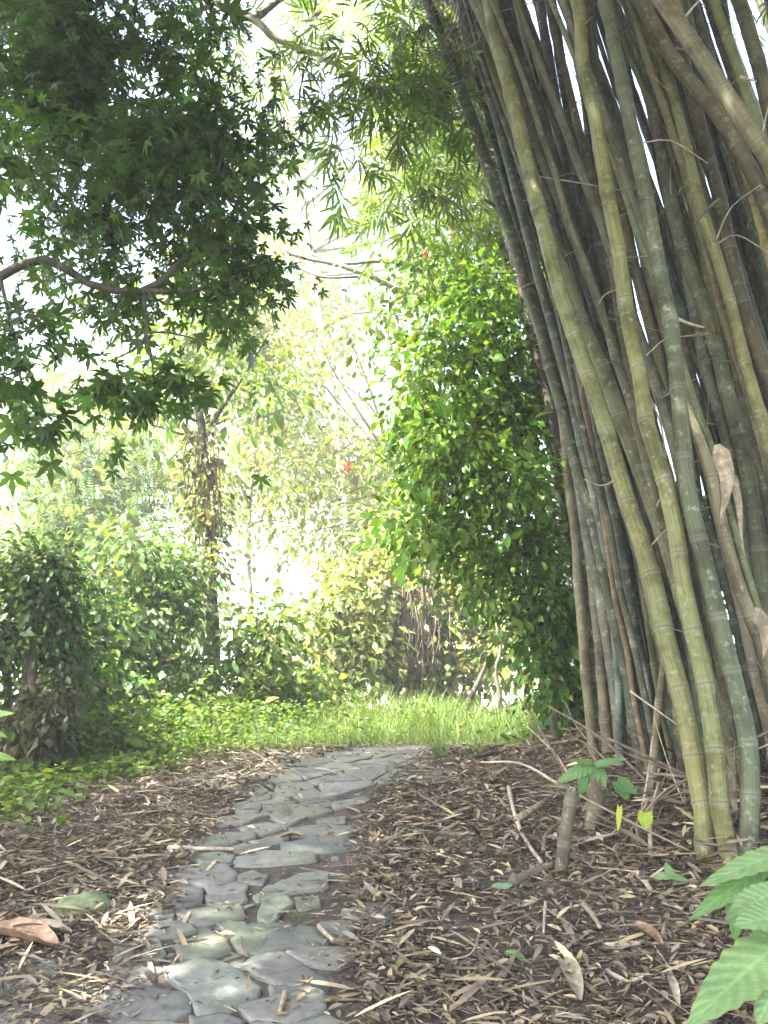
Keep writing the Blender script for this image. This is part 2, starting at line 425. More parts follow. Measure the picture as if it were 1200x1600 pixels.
def pinnate():
    V, T = [], []
    for i in range(7):
        y = 0.1 + i * 0.13
        for sgn in (-1, 1):
            k = len(V); d = np.array((sgn * 0.85, 0.5)); n = np.array((-d[1], d[0])) * 0.05; L = 0.34 * (1 - 0.45 * abs(i - 2.5) / 3.5)
            b = np.array((0, y)); e = b + d * L; mdl = b + d * L * 0.5
            z = -0.2 * y * y
            V += [(*b, z), (*(mdl - n), z - .03), (*e, z - 0.08), (*(mdl + n), z - .03)]; T.append((k, k + 1, k + 2, k + 3))
    return np.array(V, float), np.array(T)
PINN = pinnate()
def bamboo_fan():                              # a twig tip: five drooping lance leaves
    V, T = [], []
    lv, lt = LANCE
    for a, L, y0 in ((-55, .8, .0), (40, .9, .1), (-28, 1.0, .22), (24, .95, .32), (2, .9, .4)):
        a = R(a); k = len(V); q = lv * L
        x = q[:, 0] * math.cos(a) + q[:, 1] * math.sin(a); y = -q[:, 0] * math.sin(a) + q[:, 1] * math.cos(a)
        V += list(np.column_stack([x, y + y0, q[:, 2] - 0.1 * abs(a)])); T += [tuple(np.array(f) + k) for f in lt]
    return np.array(V, float), np.array(T)
FAN = bamboo_fan()
def norm(a): return a / (np.linalg.norm(a, axis=-1, keepdims=True) + 1e-9)
def leaves(tpl, Pn, D, Nr, S):
    """vertices/faces of leaves at points Pn along D with normals near Nr, size S"""
    tv, tf = tpl; n = len(Pn); k = len(tv)
    Yv = norm(D); Xv = norm(np.cross(Yv, Nr)); Zv = np.cross(Xv, Yv)
    S = np.broadcast_to(S, (n,))[:, None, None]
    V = Pn[:, None, :] + S * (tv[None, :, 0:1] * Xv[:, None] + tv[None, :, 1:2] * Yv[:, None] + tv[None, :, 2:3] * Zv[:, None])
    Fc = (tf[None] + (np.arange(n) * k)[:, None, None]).reshape(-1, tf.shape[1])
    return V.reshape(-1, 3), Fc, k
def tints(n, base, var=0.25, hue=0.10, yellow=0.0):
    base = np.asarray(base, float)
    t = base[None] * np.exp(rng.normal(size=(n, 1)) * var) * (1 + rng.normal(size=(n, 3)) * hue)
    if yellow > 0:
        f = (rng.random((n, 1)) < yellow); t = np.where(f, t * np.array((1.9, 1.35, 0.8)), t)
    return np.clip(t, 0.004, 0.9)
def blob_points(c, rad, n_cl, per, cs, shell=0.45):
    """clumped points in an ellipsoid: n_cl twig ends, per leaves each"""
    d = norm(rng.normal(size=(n_cl, 3))); r = rng.uniform(shell, 1.0, (n_cl, 1)) ** 0.7
    wob = 1 + 0.22 * np.sin(d[:, 0:1] * 5 + c[0] * 7) * np.sin(d[:, 2:3] * 6 + c[2] * 3)
    cc = np.asarray(c) + d * r * np.asarray(rad) * wob
    n = rng.poisson(per, n_cl).clip(1)
    idx = np.repeat(np.arange(n_cl), n)
    off = rng.normal(size=(len(idx), 3)) * cs * np.exp(rng.normal(size=(len(idx), 1)) * 0.3)
    return cc[idx] + off, norm(off + d[idx] * cs * 0.8), idx, cc
def px_blob(px, py, rx, ry, Yd, depth):
    c = P(px, py, Yd); t = np.linalg.norm(c - CAM) * 0.97
    return c, np.array((rx * t / F, depth, ry * t / F))
def crown(name, blobs, tpl, size, base, mat, parent=None, cs=0.16, per=22, droop=0.5, var=0.28, hue=0.1, yellow=0.03, szvar=0.33, flat=0.9, shell=0.35, ragged=False):
    """blobs: (px, py, rx, ry, Y, depth radius, number of twig ends) or ('w', centre, radii, number)"""
    Vs, Fs, Ts, k0 = [], [], [], 0; cents = []
    if ragged:                                # uneven clumps and outlying sprigs in place of each smooth mass
        out = []
        for (px, py, rx, ry, Yd, dp, n) in blobs:
            for k in range(7):
                a = rnd.uniform(0, 6.28); q = rnd.uniform(0.1, 0.85); f = rnd.uniform(0.28, 0.55)
                out.append((px + rx * q * math.cos(a), py + ry * q * math.sin(a), rx * f, ry * f * rnd.uniform(.7, 1.1), Yd + dp * rnd.uniform(-.7, .7), dp * f, max(1, int(n / 6.5 * rnd.uniform(0.35, 1.6)))))
            for k in range(3):
                a = rnd.uniform(0, 6.28); q = rnd.uniform(0.95, 1.25)
                out.append((px + rx * q * math.cos(a), py + ry * q * math.sin(a), rx * .16, ry * .2, Yd + dp * rnd.uniform(-.4, .4), dp * .2, max(1, n // 26)))
        blobs = out
    for bl in blobs:
        if bl[0] == 'w': c, rad, ncl = np.array(bl[1], float), np.array(bl[2], float), bl[3]
        else:
            c, rad = px_blob(*bl[:6]); ncl = bl[6]
        pts, d, idx, cc = blob_points(c, rad, ncl, per, cs, shell)
        cents.append(cc)
        n = len(pts)
        D = d + np.array((0, 0, -droop)) + rng.normal(size=(n, 3)) * 0.35
        Nr = np.array((0, 0, 1.0)) * flat + rng.normal(size=(n, 3)) * 0.55
        S = size * np.exp(rng.normal(size=n) * szvar)
        V, Fc, k = leaves(tpl, pts, D, Nr, S)
        clt = np.exp(rng.normal(size=(ncl, 1)) * var * 0.8 + rng.normal() * var * 0.6 * ragged)[idx]
        T = np.repeat(np.clip(tints(n, base, var * 0.7, hue, yellow) * clt, 0.004, 0.9), k, axis=0)
        Vs.append(V); Fs.append(Fc + k0); Ts.append(T); k0 += len(V)
    o = mesh_obj(name, np.vstack(Vs), np.vstack(Fs), mat, parent, np.vstack(Ts))
    return o, np.vstack(cents)
def limbs(name, start_line, cents, n, r0, mat, parent, sag=0.15, twist=0.25):
    """branches that leave a trunk line for some twig ends, each a part of its own"""
    L = np.asarray(start_line)
    pick = cents[rng.choice(len(cents), min(n, len(cents)), replace=False)]
    for e in pick:
        below = L[L[:, 2] < e[2] + 0.3]; src = below if len(below) else L
        s = src[np.argmin(np.linalg.norm(src - e, axis=1) + 0.3 * rng.random(len(src)))]
        dl = np.linalg.norm(e - s)
        m1 = s + (e - s) * 0.4 + rng.normal(size=3) * 0.08 * dl + np.array((0, 0, sag * dl))
        m2 = s + (e - s) * 0.75 + rng.normal(size=3) * 0.06 * dl + np.array((0, 0, sag * 0.7 * dl))
        bag = Bag(); bag.tube(smooth_line([s, m1, m2, e], 9), np.linspace(r0, r0 * 0.2, 9), 5); bag.build(name, mat, parent)
GREEN = (0.055, 0.115, 0.022)

# ------------------------------------------------------------------ bamboo
def culm_mesh(line_pts, r0, taper_end, n_int, name="bamboo_culm", node0=0.0):
    """one culm as a segmented tube; returns V, faces, uv, node attribute"""
    dense = smooth_line(line_pts, 120)
    seg = np.linalg.norm(np.diff(dense, axis=0), axis=1); cum = np.concatenate([[0], np.cumsum(seg)]); Lt = cum[-1]
    ss, rr, nn = [], [], []
    pos = [0.0]; step = n_int * 0.55
    while pos[-1] < Lt:
        pos.append(pos[-1] + step * rnd.uniform(0.75, 1.2)); step = min(step * 1.12, n_int)
    pos = [p for p in pos if p < Lt - 0.03]
    for i, p in enumerate(pos):
        nxt = pos[i + 1] if i + 1 < len(pos) else Lt
        for off, k, nd in ((0.0, 1.0, 0.0), (0.012, 1.005, 0.45), (0.02, 1.08, 0.8), (0.026, 1.01, 1.0), (0.032, 1.07, 0.45), (0.05, 1.0, 0.0)):
            ss.append(p + off); rr.append(k); nn.append(nd)
        for q in (0.3, 0.6, 0.85):
            ss.append(p + 0.05 + (nxt - p - 0.05) * q); rr.append(0.985); nn.append(0.0)
    ss = np.array(ss); ok = ss < Lt; ss = ss[ok]; rr = np.array(rr)[ok]; nn = np.array(nn)[ok]
    line = np.stack([np.interp(ss, cum, dense[:, k]) for k in range(3)], -1)
    f = ss / Lt
    rad = r0 * rr * np.interp(f, [0, 0.5, 1.0], [1.0, 0.95, taper_end])
    jp = np.array(pos); jit = np.array([[rnd.gauss(0, 0.006), rnd.gauss(0, 0.006), 0] for _ in pos])
    line = line + np.stack([np.interp(ss, jp, jit[:, k]) for k in range(3)], -1)
    V, fs, uv = tube(line, rad, 12)
    return V, fs, uv, np.repeat(nn, 12), dense
CULM_GROUP = "bamboo culms of the clump beside the path"
def add_foliage(root, dense, f0, n, base, size=0.16, spread=0.5):
    i0 = int(len(dense) * f0); src = dense[rng.integers(i0, len(dense), n)]
    az = rng.random(n) * 2 * math.pi; ln = rng.random(n) * spread
    pts = src + np.stack([np.cos(az) * ln, np.sin(az) * ln, -0.25 * ln + rng.normal(size=n) * 0.12], -1)
    per = 4; idx = np.repeat(np.arange(n), per); q = pts[idx] + rng.normal(size=(n * per, 3)) * 0.13
    D = np.stack([np.cos(az), np.sin(az), -0.6 * np.ones(n)], -1)[idx] + rng.normal(size=(n * per, 3)) * 0.5
    V, Fc, k = leaves(FAN, q, D, np.array((0, 0, 1.0)) + rng.normal(size=(n * per, 3)) * 0.4, size * np.exp(rng.normal(size=n * per) * .2))
    return mesh_obj("foliage", V, Fc, M['leaf_thin'], root, np.repeat(tints(n * per, base, 0.25, 0.08, 0.02), k, axis=0))
def culm(label, px, wpx, color, Yb=None, dy=0.0, ext=5.0, foliage=True, group=CULM_GROUP, end_r=None, name="bamboo_culm", nint=0.36):
    """px: image points from the base up; the base is put on the ground (or at Yb when it rises out of the clump)"""
    if Yb is None:
        g = G(*px[0]); Yb = g[1]
    pys = [p[1] for p in px]
    pts = [P(x, y, Yb + dy * (pys[0] - y) / 1350.0) for x, y in px]
    b = pts[0].copy(); gz = float(h(b[0], b[1]))
    if gz < b[2] - 0.02 and Yb is not None:      # carry it down to the ground
        d = norm(pts[0] - pts[1]); d[2] = min(d[2], -0.5); stp = (b[2] - gz + 0.25) / -d[2]
        pts = [b + d * stp] + pts
    else: pts = [b + np.array((0, 0, -0.12))] + pts
    ref = min(range(len(px)), key=lambda i: abs(px[i][1] - 450) + 3 * max(0, px[i][0] - 1200))
    rm = wpx * (0.76 if wpx > 35 else 0.70) / 2 * float((pts[ref + 1] - CAM) @ np.array((0, CP, SP))) / F
    if ext > 0:
        d = norm(pts[-1] - pts[-2]); q = pts[-1]
        for k in range(5):
            d = norm(d + np.array((-0.07, -0.02, -0.07 - 0.03 * k))); q = q + d * ext / 5; pts.append(q)
    er = end_r if end_r is not None else 0.35
    V, fs, uv, nn, dense = culm_mesh(pts, rm * 1.06, er, nint)
    if ext == 0: V[-12:] += norm(dense[-1] - dense[-2]) * (rng.random((12, 1)) ** 2 * 1.7 * rm); fs = [fs[0], fs[1][:1]]
    o = mesh_obj(name, V - pts[0], fs, M['culm'], None, None, True, uv, {'node': nn}); o.location = pts[0]
    o.color = (*color, 1); tag(o, label, "bamboo culm", group)
    if foliage and ext > 0 and px[-1][0] > 880: add_foliage(o, dense, 1 - 0.5 * ext / (ext + 6), 42, (0.06, 0.115, 0.025))
    return o, dense, rm
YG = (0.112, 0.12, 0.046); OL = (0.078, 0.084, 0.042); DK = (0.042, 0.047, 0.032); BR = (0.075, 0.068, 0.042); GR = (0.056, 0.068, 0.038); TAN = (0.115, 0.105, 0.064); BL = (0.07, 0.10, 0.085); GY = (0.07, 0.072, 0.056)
C = {}
SLIMS = []
C['A'] = culm("yellow-green culm, left one of the two mossy culms standing clear in front of the clump",
     [(1110,1345),(1092,1240),(1078,1150),(1063,1083),(1045,1007),(1027,933),(1000,850),(974,775),(946,680),(924,600),(902,540),(868,430),(835,300),(800,160),(770,40),(762,0)], 34, YG, None, 0.9)
C['C'] = culm("long yellow-green culm running unbroken to the frame top, beside a hanging pale vine",
     [(1137,1350),(1127,1275),(1118,1202),(1107,1120),(1092,1020),(1070,917),(1057,835),(1035,742),(1013,656),(997,581),(982,506),(966,400),(951,310),(936,215),(918,130),(907,46),(900,0)], 33, YG, None, 0.6)
C['B'] = culm("thick olive culm crossing over the yellow-green one and leaning left over the path",
     [(1075,960),(1045,860),(1024,800),(982,675),(949,592),(911,514),(884,440),(847,339),(813,220),(786,105),(742,0)], 34, OL, 5.0, 0.2)
C['D'] = culm("grey-brown culm at the left edge of the clump with a broken dark branch stub",
     [(975,1180),(950,1010),(925,860),(905,740),(888,637),(866,530),(843,436),(812,339),(792,238),(763,160),(728,96),(682,0)], 25, GY, 5.9, 0.4)
C['E'] = culm("culm green at its foot and brown above the first joints at the clump's right",
     [(1169,1345),(1169,1246),(1167,1157),(1143,1050),(1110,900),(1078,769),(1062,640),(1042,480),(1012,310),(986,200),(962,85),(943,0)], 34, GR, None, 0.5)
C['I'] = culm("dark bluish-green culm curving behind the thin yellow culm",
     [(1218,1290),(1205,1080),(1190,890),(1172,760),(1150,660),(1128,575),(1100,482),(1072,400),(1049,321),(1031,206),(1012,115),(985,20),(980,0)], 32, GR, 4.7, 0.7)
C['J'] = culm("slim yellow culm with a leaf sprout near its top, right of the bluish-green one",
     [(1255,1000),(1230,830),(1200,694),(1174,600),(1152,520),(1122,410),(1098,335),(1076,248),(1054,156),(1031,83),(1012,10)], 25, YG, 4.5, 0.5)
C['M'] = culm("rusty brown culm at the right edge of the clump below the leaning culms",
     [(1290,1000),(1245,760),(1200,585),(1177,520),(1156,450),(1134,360),(1112,257),(1085,165),(1060,60),(1048,0)], 30, BR, 4.8, 0.6)
C['H'] = culm("thick pale culm leaning steeply across the upper corner of the clump",
     [(1560,1000),(1420,640),(1290,390),(1200,243),(1166,193),(1129,138),(1084,75),(1035,0),(1000,-55)], 36, TAN, 3.9, 0.5)
C['H2'] = culm("dark brown culm leaning steeply just under the thick pale one",
     [(1440,1000),(1340,640),(1255,430),(1200,324),(1176,270),(1146,214),(1116,170),(1077,122),(1043,75),(1000,0)], 34, BR, 4.3, 0.6)
C['N'] = culm("dark grey-green culm seen between the olive and yellow-green culms high up",
     [(1045,1150),(1010,930),(985,760),(965,620),(945,510),(925,413),(905,321),(879,215),(861,115),(843,20),(838,0)], 21, DK, 6.0, 0.5)
C['O'] = culm("dark thin culm hugging the left side of the long yellow-green culm",
     [(1060,1130),(1030,900),(1000,720),(965,520),(948,400),(930,275),(911,160),(890,37),(884,0)], 17, DK, 6.3, 0.5)
C['PP'] = culm("purplish grey culm behind the right side of the long yellow-green culm",
     [(1110,1160),(1085,900),(1060,700),(1035,540),(1015,450),(999,367),(966,280),(945,170),(925,60),(918,0)], 24, (0.09, 0.085, 0.08), 5.8, 0.5)
C['K'] = culm("brown culm at the top behind the crossing of the leaning culms",
     [(1330,1000),(1260,620),(1215,370),(1168,190),(1138,100),(1113,20),(1108,0)], 24, BR, 5.2, 0.5)
C['L'] = culm("broad olive culm in the upper corner behind the thick leaning culm",
     [(1380,1000),(1290,560),(1230,280),(1196,140),(1176,65),(1156,0)], 34, OL, 4.6, 0.4)
C['L2'] = culm("grey-green culm filling the gap above the rusty brown culm",
     [(1330,1050),(1255,700),(1205,480),(1172,360),(1142,250),(1100,120),(1065,0)], 30, OL, 5.3, 0.4)
C['Q'] = culm("slender blue-green glossy culm standing nearly straight at the clump's left",
     [(973,1205),(968,1140),(964,1040),(957,940),(945,850),(938,760),(930,680),(918,590),(897,470),(870,350),(840,220),(805,80),(785,0)], 15, BL, None, 0.4)
C['R'] = culm("slim olive culm just right of the slender blue-green culm",
     [(998,1190),(990,1120),(982,1020),(972,900),(962,800),(948,690),(930,560),(905,430),(880,310),(850,180),(815,40),(808,0)], 17, OL, None, 0.4)
C['S'] = culm("dark slate-grey culm in shade between the olive culm and the front yellow-green one",
     [(1018,1185),(1014,1080),(1010,980),(1000,880),(985,780),(965,660),(938,520),(915,410),(890,290),(870,170),(850,40),(845,0)], 25, (0.075, 0.078, 0.072), None, 0.3)
C['T1'] = culm("tan culm with a lit left edge at the left foot of the clump",
     [(929,1178),(920,1100),(913,1020),(908,930),(900,840),(888,740),(876,640),(860,540),(838,440),(812,330),(790,250),(765,140),(735,0)], 20, TAN, None, 0.3)
C['T2'] = culm("weathered brown culm between the tan and the blue-green culms",
     [(950,1185),(944,1100),(938,1010),(930,920),(918,820),(905,720),(892,610),(872,500),(850,390),(826,270),(800,140),(772,0)], 22, BR, None, 0.3)
C['X'] = culm("blackish culm in the gap between the two mossy front culms",
     [(1100,1250),(1088,1120),(1070,1000),(1050,880),(1025,770),(995,640),(965,520),(938,400),(905,260),(880,120),(860,0)], 26, DK, 5.6, 0.2)
C['W'] = culm("olive-brown culm right of the two mossy front culms, half hidden low down",
     [(1150,1260),(1140,1150),(1128,1040),(1105,930),(1085,830),(1050,680),(1022,540),(995,420),(965,300),(938,170),(915,40),(908,0)], 24, (0.12, 0.11, 0.06), 5.4, 0.3)
C['Z'] = culm("pale grey culm low at the far right edge behind dead sheaths",
     [(1212,1300),(1205,1180),(1196,1060),(1180,930),(1160,800),(1135,680),(1110,590),(1085,480),(1060,360),(1035,240),(1005,100),(985,0)], 28, GY, 5.0, 0.3)
# short leaning and broken ones
C['U'] = culm("short tan culm leaning right, low between the grey and the front culms",
     [(1016,1240),(1024,1170),(1034,1090),(1041,1010),(1044,940)], 17, TAN, None, 0.2, 0, False, CULM_GROUP, 0.8)
C['F'] = culm("broken dead culm leaning across the clump, its torn top hung with a dry sheath",
     [(1245,1180),(1200,1020),(1172,955),(1147,890),(1112,810),(1125,740),(1102,675),(1070,632)][:1] + [(1205,1040),(1170,955),(1145,885),(1122,800),(1106,730),(1086,670),(1068,628)], 29, TAN, 4.3, 0.1, 0, False, CULM_GROUP, 0.85)
C['V'] = culm("short mossy stump of a cut culm beside the litter, front of the clump",
     [(876,1368),(882,1320),(890,1275),(897,1240)], 30, (0.06, 0.056, 0.036), None, 0.0, 0, False, CULM_GROUP, 0.95, "bamboo_stump")
C['V2'] = culm("broad brown cut stump under the leafy seedling",
     [(928,1300),(930,1265),(933,1232)], 38, BR, None, 0.0, 0, False, CULM_GROUP, 0.95, "bamboo_stump")
crown("foliage", [('w', (2.2, 4.4, 9.3), (1.7, 1.9, .8), 280), ('w', (4.0, 3.6, 8.2), (1.7, 2.6, 1.1), 330), ('w', (0.8, 5.2, 10.6), (1.6, 1.4, .7), 110), ('w', (3.4, 1.4, 6.8), (1.3, 1.6, 1.6), 240), ('w', (5.4, 3.0, 5.6), (1.2, 2.4, 1.8), 240)], FAN, 0.2, (0.06, 0.115, 0.025), M['leaf_thin'], C['C'][0], 0.28, 10, 0.8)  # unseen foliage added above and right of the clump to darken it
# branch stub, sheaths and sprouts on culms (parts)
def stub(root, pts, r, mat=M['bark_dark'], name="branch_stub"):
    ln = smooth_line(pts, 10); b = Bag(); b.tube(ln, np.linspace(r, r * 0.45, 10), 7, None, 0.05); return b.build(name, mat, root)
stub(C['D'][0], [P(832,358,6.1), P(812,345,6.05), P(785,328,6.0), P(757,312,5.95)], 0.022)
def sheath(pts, wid, mat, parent=None, name="sheath", curl=0.3):
    ln = smooth_line(pts, 14); n = len(ln); T = norm(np.gradient(ln, axis=0)); s = norm(np.cross(T, np.array((0.3, 1.0, 0.1)))); nv = np.cross(s, T)
    tq = np.linspace(0, 1, n); wv = np.asarray(wid) * ((1 - tq) ** 0.85 + 0.02) 
    V = []
    for k in (-1, -0.5, 0, 0.5, 1):
        V.append(ln + s * (k * wv)[:, None] * (1 - 0.15 * abs(k)) + nv * (curl * (abs(k) if k < 0.7 else 0.1) * wv)[:, None] + T * (wid * (0.5 if k in (-0.5, 1) else -0.3) * (1 - tq))[:, None] + rng.normal(size=(n, 3)) * wid * 0.02)
    V = np.array(V).transpose(1, 0, 2).reshape(-1, 3)
    i = np.arange(n - 1)[:, None] * 5; j = np.arange(4)[None]
    Qs = np.stack([i + j, i + j + 1, i + 6 + j, i + 5 + j], -1).reshape(-1, 4)
    V2 = V + np.tile(np.array((0.0, 0.004, -0.003)), (len(V), 1))
    return mesh_obj(name, np.vstack([V, V2]), np.vstack([Qs, Qs[:, ::-1] + len(V)]), mat, parent, None, False)
sheath([P(1118,700,4.3), P(1134,735,4.28), P(1134,775,4.27), P(1125,810,4.26)], 0.06, M['sheath'], C['F'][0])
sheath([P(1146,745,4.32), P(1155,790,4.3), P(1158,835,4.3), P(1164,868,4.3)], 0.025, M['sheath'], C['F'][0])
sheath([P(1172,955,4.3), P(1190,972,4.25), P(1196,1000,4.25), P(1192,1030,4.25)], 0.05, M['sheath'], C['F'][0])
sheath([P(1122,1190,4.5), P(1140,1215,4.48), P(1148,1260,4.48), P(1152,1310,4.48)], 0.03, M['sheath'], C['C'][0])
sheath([P(905,55,5.3), P(912,90,5.28), P(918,130,5.28)], 0.045, M['twig_pale'], C['C'][0])
def sprout(parent, px, py, Yd, n, size, base=(0.13, 0.19, 0.03)):
    c = P(px, py, Yd); pts = c + rng.normal(size=(n, 3)) * 0.06; D = rng.normal(size=(n, 3)) + np.array((0, 0, 0.2))
    V, Fc, k = leaves(LANCE, pts, D, np.array((0, 0, 1.0)) + rng.normal(size=(n, 3)) * .5, size)
    return mesh_obj("foliage", V, Fc, M['leaf_thin'], parent, np.repeat(tints(n, base), k, axis=0))
sprout(C['J'][0], 1015, 90, 4.9, 14, 0.12); sprout(C['E'][0], 1100, 520, 4.7, 8, 0.1, (0.2, 0.16, 0.08))
# filler culms deep in the clump, coloured darker to stand for its shade
FILL = "thin culm in the middle of the bamboo clump, coloured dark for its shade"
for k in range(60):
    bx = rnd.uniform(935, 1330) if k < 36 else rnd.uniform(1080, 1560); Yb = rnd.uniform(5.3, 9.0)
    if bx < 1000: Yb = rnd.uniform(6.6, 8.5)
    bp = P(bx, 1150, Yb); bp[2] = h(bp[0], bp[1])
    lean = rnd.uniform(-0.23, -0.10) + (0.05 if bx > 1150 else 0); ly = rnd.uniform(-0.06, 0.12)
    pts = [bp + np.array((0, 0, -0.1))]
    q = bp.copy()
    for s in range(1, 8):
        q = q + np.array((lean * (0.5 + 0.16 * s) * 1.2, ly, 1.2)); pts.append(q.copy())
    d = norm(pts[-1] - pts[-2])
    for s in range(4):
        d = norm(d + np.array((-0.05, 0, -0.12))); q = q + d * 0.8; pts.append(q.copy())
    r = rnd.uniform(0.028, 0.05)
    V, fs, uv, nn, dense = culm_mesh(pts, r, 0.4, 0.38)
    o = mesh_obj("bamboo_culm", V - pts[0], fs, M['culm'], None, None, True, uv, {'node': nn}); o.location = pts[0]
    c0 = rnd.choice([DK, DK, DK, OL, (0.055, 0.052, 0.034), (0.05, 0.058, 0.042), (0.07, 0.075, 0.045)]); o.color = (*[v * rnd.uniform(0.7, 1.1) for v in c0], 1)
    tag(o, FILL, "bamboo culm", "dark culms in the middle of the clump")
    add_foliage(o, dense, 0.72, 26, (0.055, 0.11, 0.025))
# slimmer culms standing between the large ones
SLIM = "slim olive culm wedged between thicker ones at the right of the clump"
for k in range(56):
    bx = rnd.uniform(1010, 1480); Yb = rnd.uniform(4.6, 6.2)
    if bx < 1120: Yb = rnd.uniform(5.2, 6.2)
    bp = P(bx, 1150, Yb); bp[2] = h(bp[0], bp[1])
    lean = rnd.uniform(-0.24, -0.12); ly = rnd.uniform(-0.04, 0.10)
    pts = [bp + np.array((0, 0, -0.1))]; q = bp.copy()
    for s in range(1, 8):
        q = q + np.array((lean * (0.5 + 0.16 * s) * 1.2 + rnd.gauss(0, 0.025), ly + rnd.gauss(0, .02), 1.2)); pts.append(q.copy())
    V, fs, uv, nn, dense = culm_mesh(pts, rnd.uniform(0.018, 0.034), 0.4, 0.36)
    o = mesh_obj("bamboo_culm", V - pts[0], fs, M['culm'], None, None, True, uv, {'node': nn}); o.location = pts[0]
    c0 = rnd.choice([OL, OL, DK, BR, GY, YG, TAN]); o.color = (*[v * rnd.uniform(0.7, 1.1) for v in c0], 1)
    tag(o, SLIM, "bamboo culm", "slim culms among the thick ones")
    SLIMS.append((o, dense))
# dry side twigs at the joints, parts of their culms
for (o, dense) in [(a[0], a[1]) for kk, a in C.items() if kk not in ('V', 'V2', 'V3', 'U')] + SLIMS:
    for k in range(rnd.choice([1, 2, 3, 4])):
        p0 = dense[rnd.randrange(12, 84)]; a = rnd.uniform(0, 6.28); L = rnd.uniform(0.12, 0.5)
        dv = np.array((math.cos(a), -abs(math.sin(a)) * 0.8, rnd.uniform(-0.5, 0.7))) * L
        p1 = p0 + dv * 0.5 + np.array((0, 0, rnd.uniform(-.05, .08))); bag = Bag()
        bag.tube(smooth_line([p0, p1, p0 + dv + np.array((rnd.uniform(-.08, .08), 0, rnd.uniform(-.1, .05)))], 8), np.linspace(0.0055, 0.002, 8), 5, None, 0.1)
        bag.build("side_twig", rnd.choice([M['twig_pale'], M['twig_brown'], M['twig_pale']]), o)
# distant pale clump of thin culms behind the shrub
def far_culm(label, px, Yd, wpx, color, fol):
    pts = [P(x, y, Yd) for x, y in px]; b = pts[0].copy(); b[2] = h(b[0], b[1]) - 0.1; b[0] += 0.15; pts = [b] + pts
    V, fs, uv, nn, dense = culm_mesh(pts, wpx / 2 * Yd * 1.1 / F, 0.5, 0.4)
    o = mesh_obj("bamboo_culm", V - pts[0], fs, M['culm'], None, None, True, uv, {'node': nn}); o.location = pts[0]; o.color = (*color, 1)
    tag(o, label, "bamboo culm", "slender bamboo behind the bright green shrub")
    if fol: add_foliage(o, dense, 0.5, fol, (0.10, 0.17, 0.045), 0.2, 1.0)
far_culm("dark slender bamboo stem slanting above the bright green shrub", [(880,800),(800,500),(742,365),(705,290),(672,225),(640,140),(600,20),(590,-60)], 8.6, 9, DK, 40)
for k, (x0, sl) in enumerate(((760, 0), (778, 6), (795, -4), (812, 5), (828, 0), (846, 4), (742, -5))):
    far_culm("pale slender bamboo stem in the sunlit stand behind the shrub", [(x0 + 95, 800), (x0 + 45, 520), (x0 + sl, 350), (x0 - 48, 200), (x0 - 110, 60), (x0 - 170, -40)], 10.5 + 0.35 * k, rnd.uniform(6, 10), (0.26, 0.25, 0.17), 60)
# overhanging leafy sprays of the clump's left culms (parts of those culms)
SPR = (0.085, 0.14, 0.035)
def sprays(root, blobs, size=0.17, base=SPR, per=8, cs=0.13):
    o, cc = crown("foliage", blobs, FAN, size, base, M['leaf_thin'], root, cs, per, 1.0, 0.3, 0.08, 0.05, 0.2, 0.6, 0.0)
    bag = Bag()
    return o, cc
def spray_twigs(root, line, cc, n):
    limbs("twig", line, cc, n, 0.006, M['twig_brown'], root, -0.05)
o, cc = sprays(C['D'][0], [(500,170,60,60,5.6,0.5,4),(560,240,70,50,5.8,0.5,6),(610,150,50,80,5.8,.5,12),(560,50,60,50,5.6,.5,4),(450,110,40,60,5.4,.4,2)], 0.17); spray_twigs(C['D'][0], C['D'][1][60:], cc, 26)
o, cc = sprays(C['B'][0], [(660,120,60,90,6.0,0.5,13),(700,190,55,60,6.2,.5,9),(640,40,70,50,6.0,.5,7),(720,60,40,60,6.4,.4,5)], 0.17, (0.075, 0.14, 0.025)); spray_twigs(C['B'][0], C['B'][1][60:], cc, 24)
o, cc = sprays(C['T1'][0], [(680,300,60,60,7.6,.6,16),(640,230,60,40,7.6,.6,10),(740,250,50,80,7.8,.5,12),(600,330,50,50,7.8,.5,5),(800,300,40,90,8,.5,8)], 0.2, (0.10, 0.17, 0.04)); spray_twigs(C['T1'][0], C['T1'][1][50:], cc, 20)

# ------------------------------------------------------------------ trees and shrubs
def tree(name, label, cat, base_px, Yd, trunk_px, r0, bark, crown_args, n_limbs=10, limb_r=0.03, group=None, extra_tubes=(), leafname="crown", wbase=None):
    b = P(base_px[0], base_px[1], Yd) if wbase is None else np.array(wbase, float)
    b[2] = h(b[0], b[1])
    e = empty(name, b, label, cat, group)
    line = None
    if trunk_px is not None:
        pts = [b + np.array((0, 0, -0.15))] + [(P(x, y, yy) if len(q) == 3 and not isinstance(x, np.ndarray) else None) for q in trunk_px for (x, y, yy) in [q]]
        line = smooth_line(pts, 30); bag = Bag()
        bag.tube(line, np.interp(np.linspace(0, 1, 30), [0, 0.06, 1], [r0 * 1.35, r0, r0 * 0.45]), 10, None, 0.04)
        bag.build("trunk", bark, e)
    if crown_args:
        crown_args.setdefault('ragged', True); o, cc = crown(leafname, parent=e, **crown_args)
        if line is not None and n_limbs: limbs("branch", line[8:], cc, n_limbs, limb_r, bark, e)
    for pts, r in extra_tubes:
        ln = smooth_line(pts, 24); bag = Bag(); bag.tube(ln, np.linspace(r, r * 0.4, 24), 8, None, 0.05); bag.build("branch", bark, e)
    return e, line
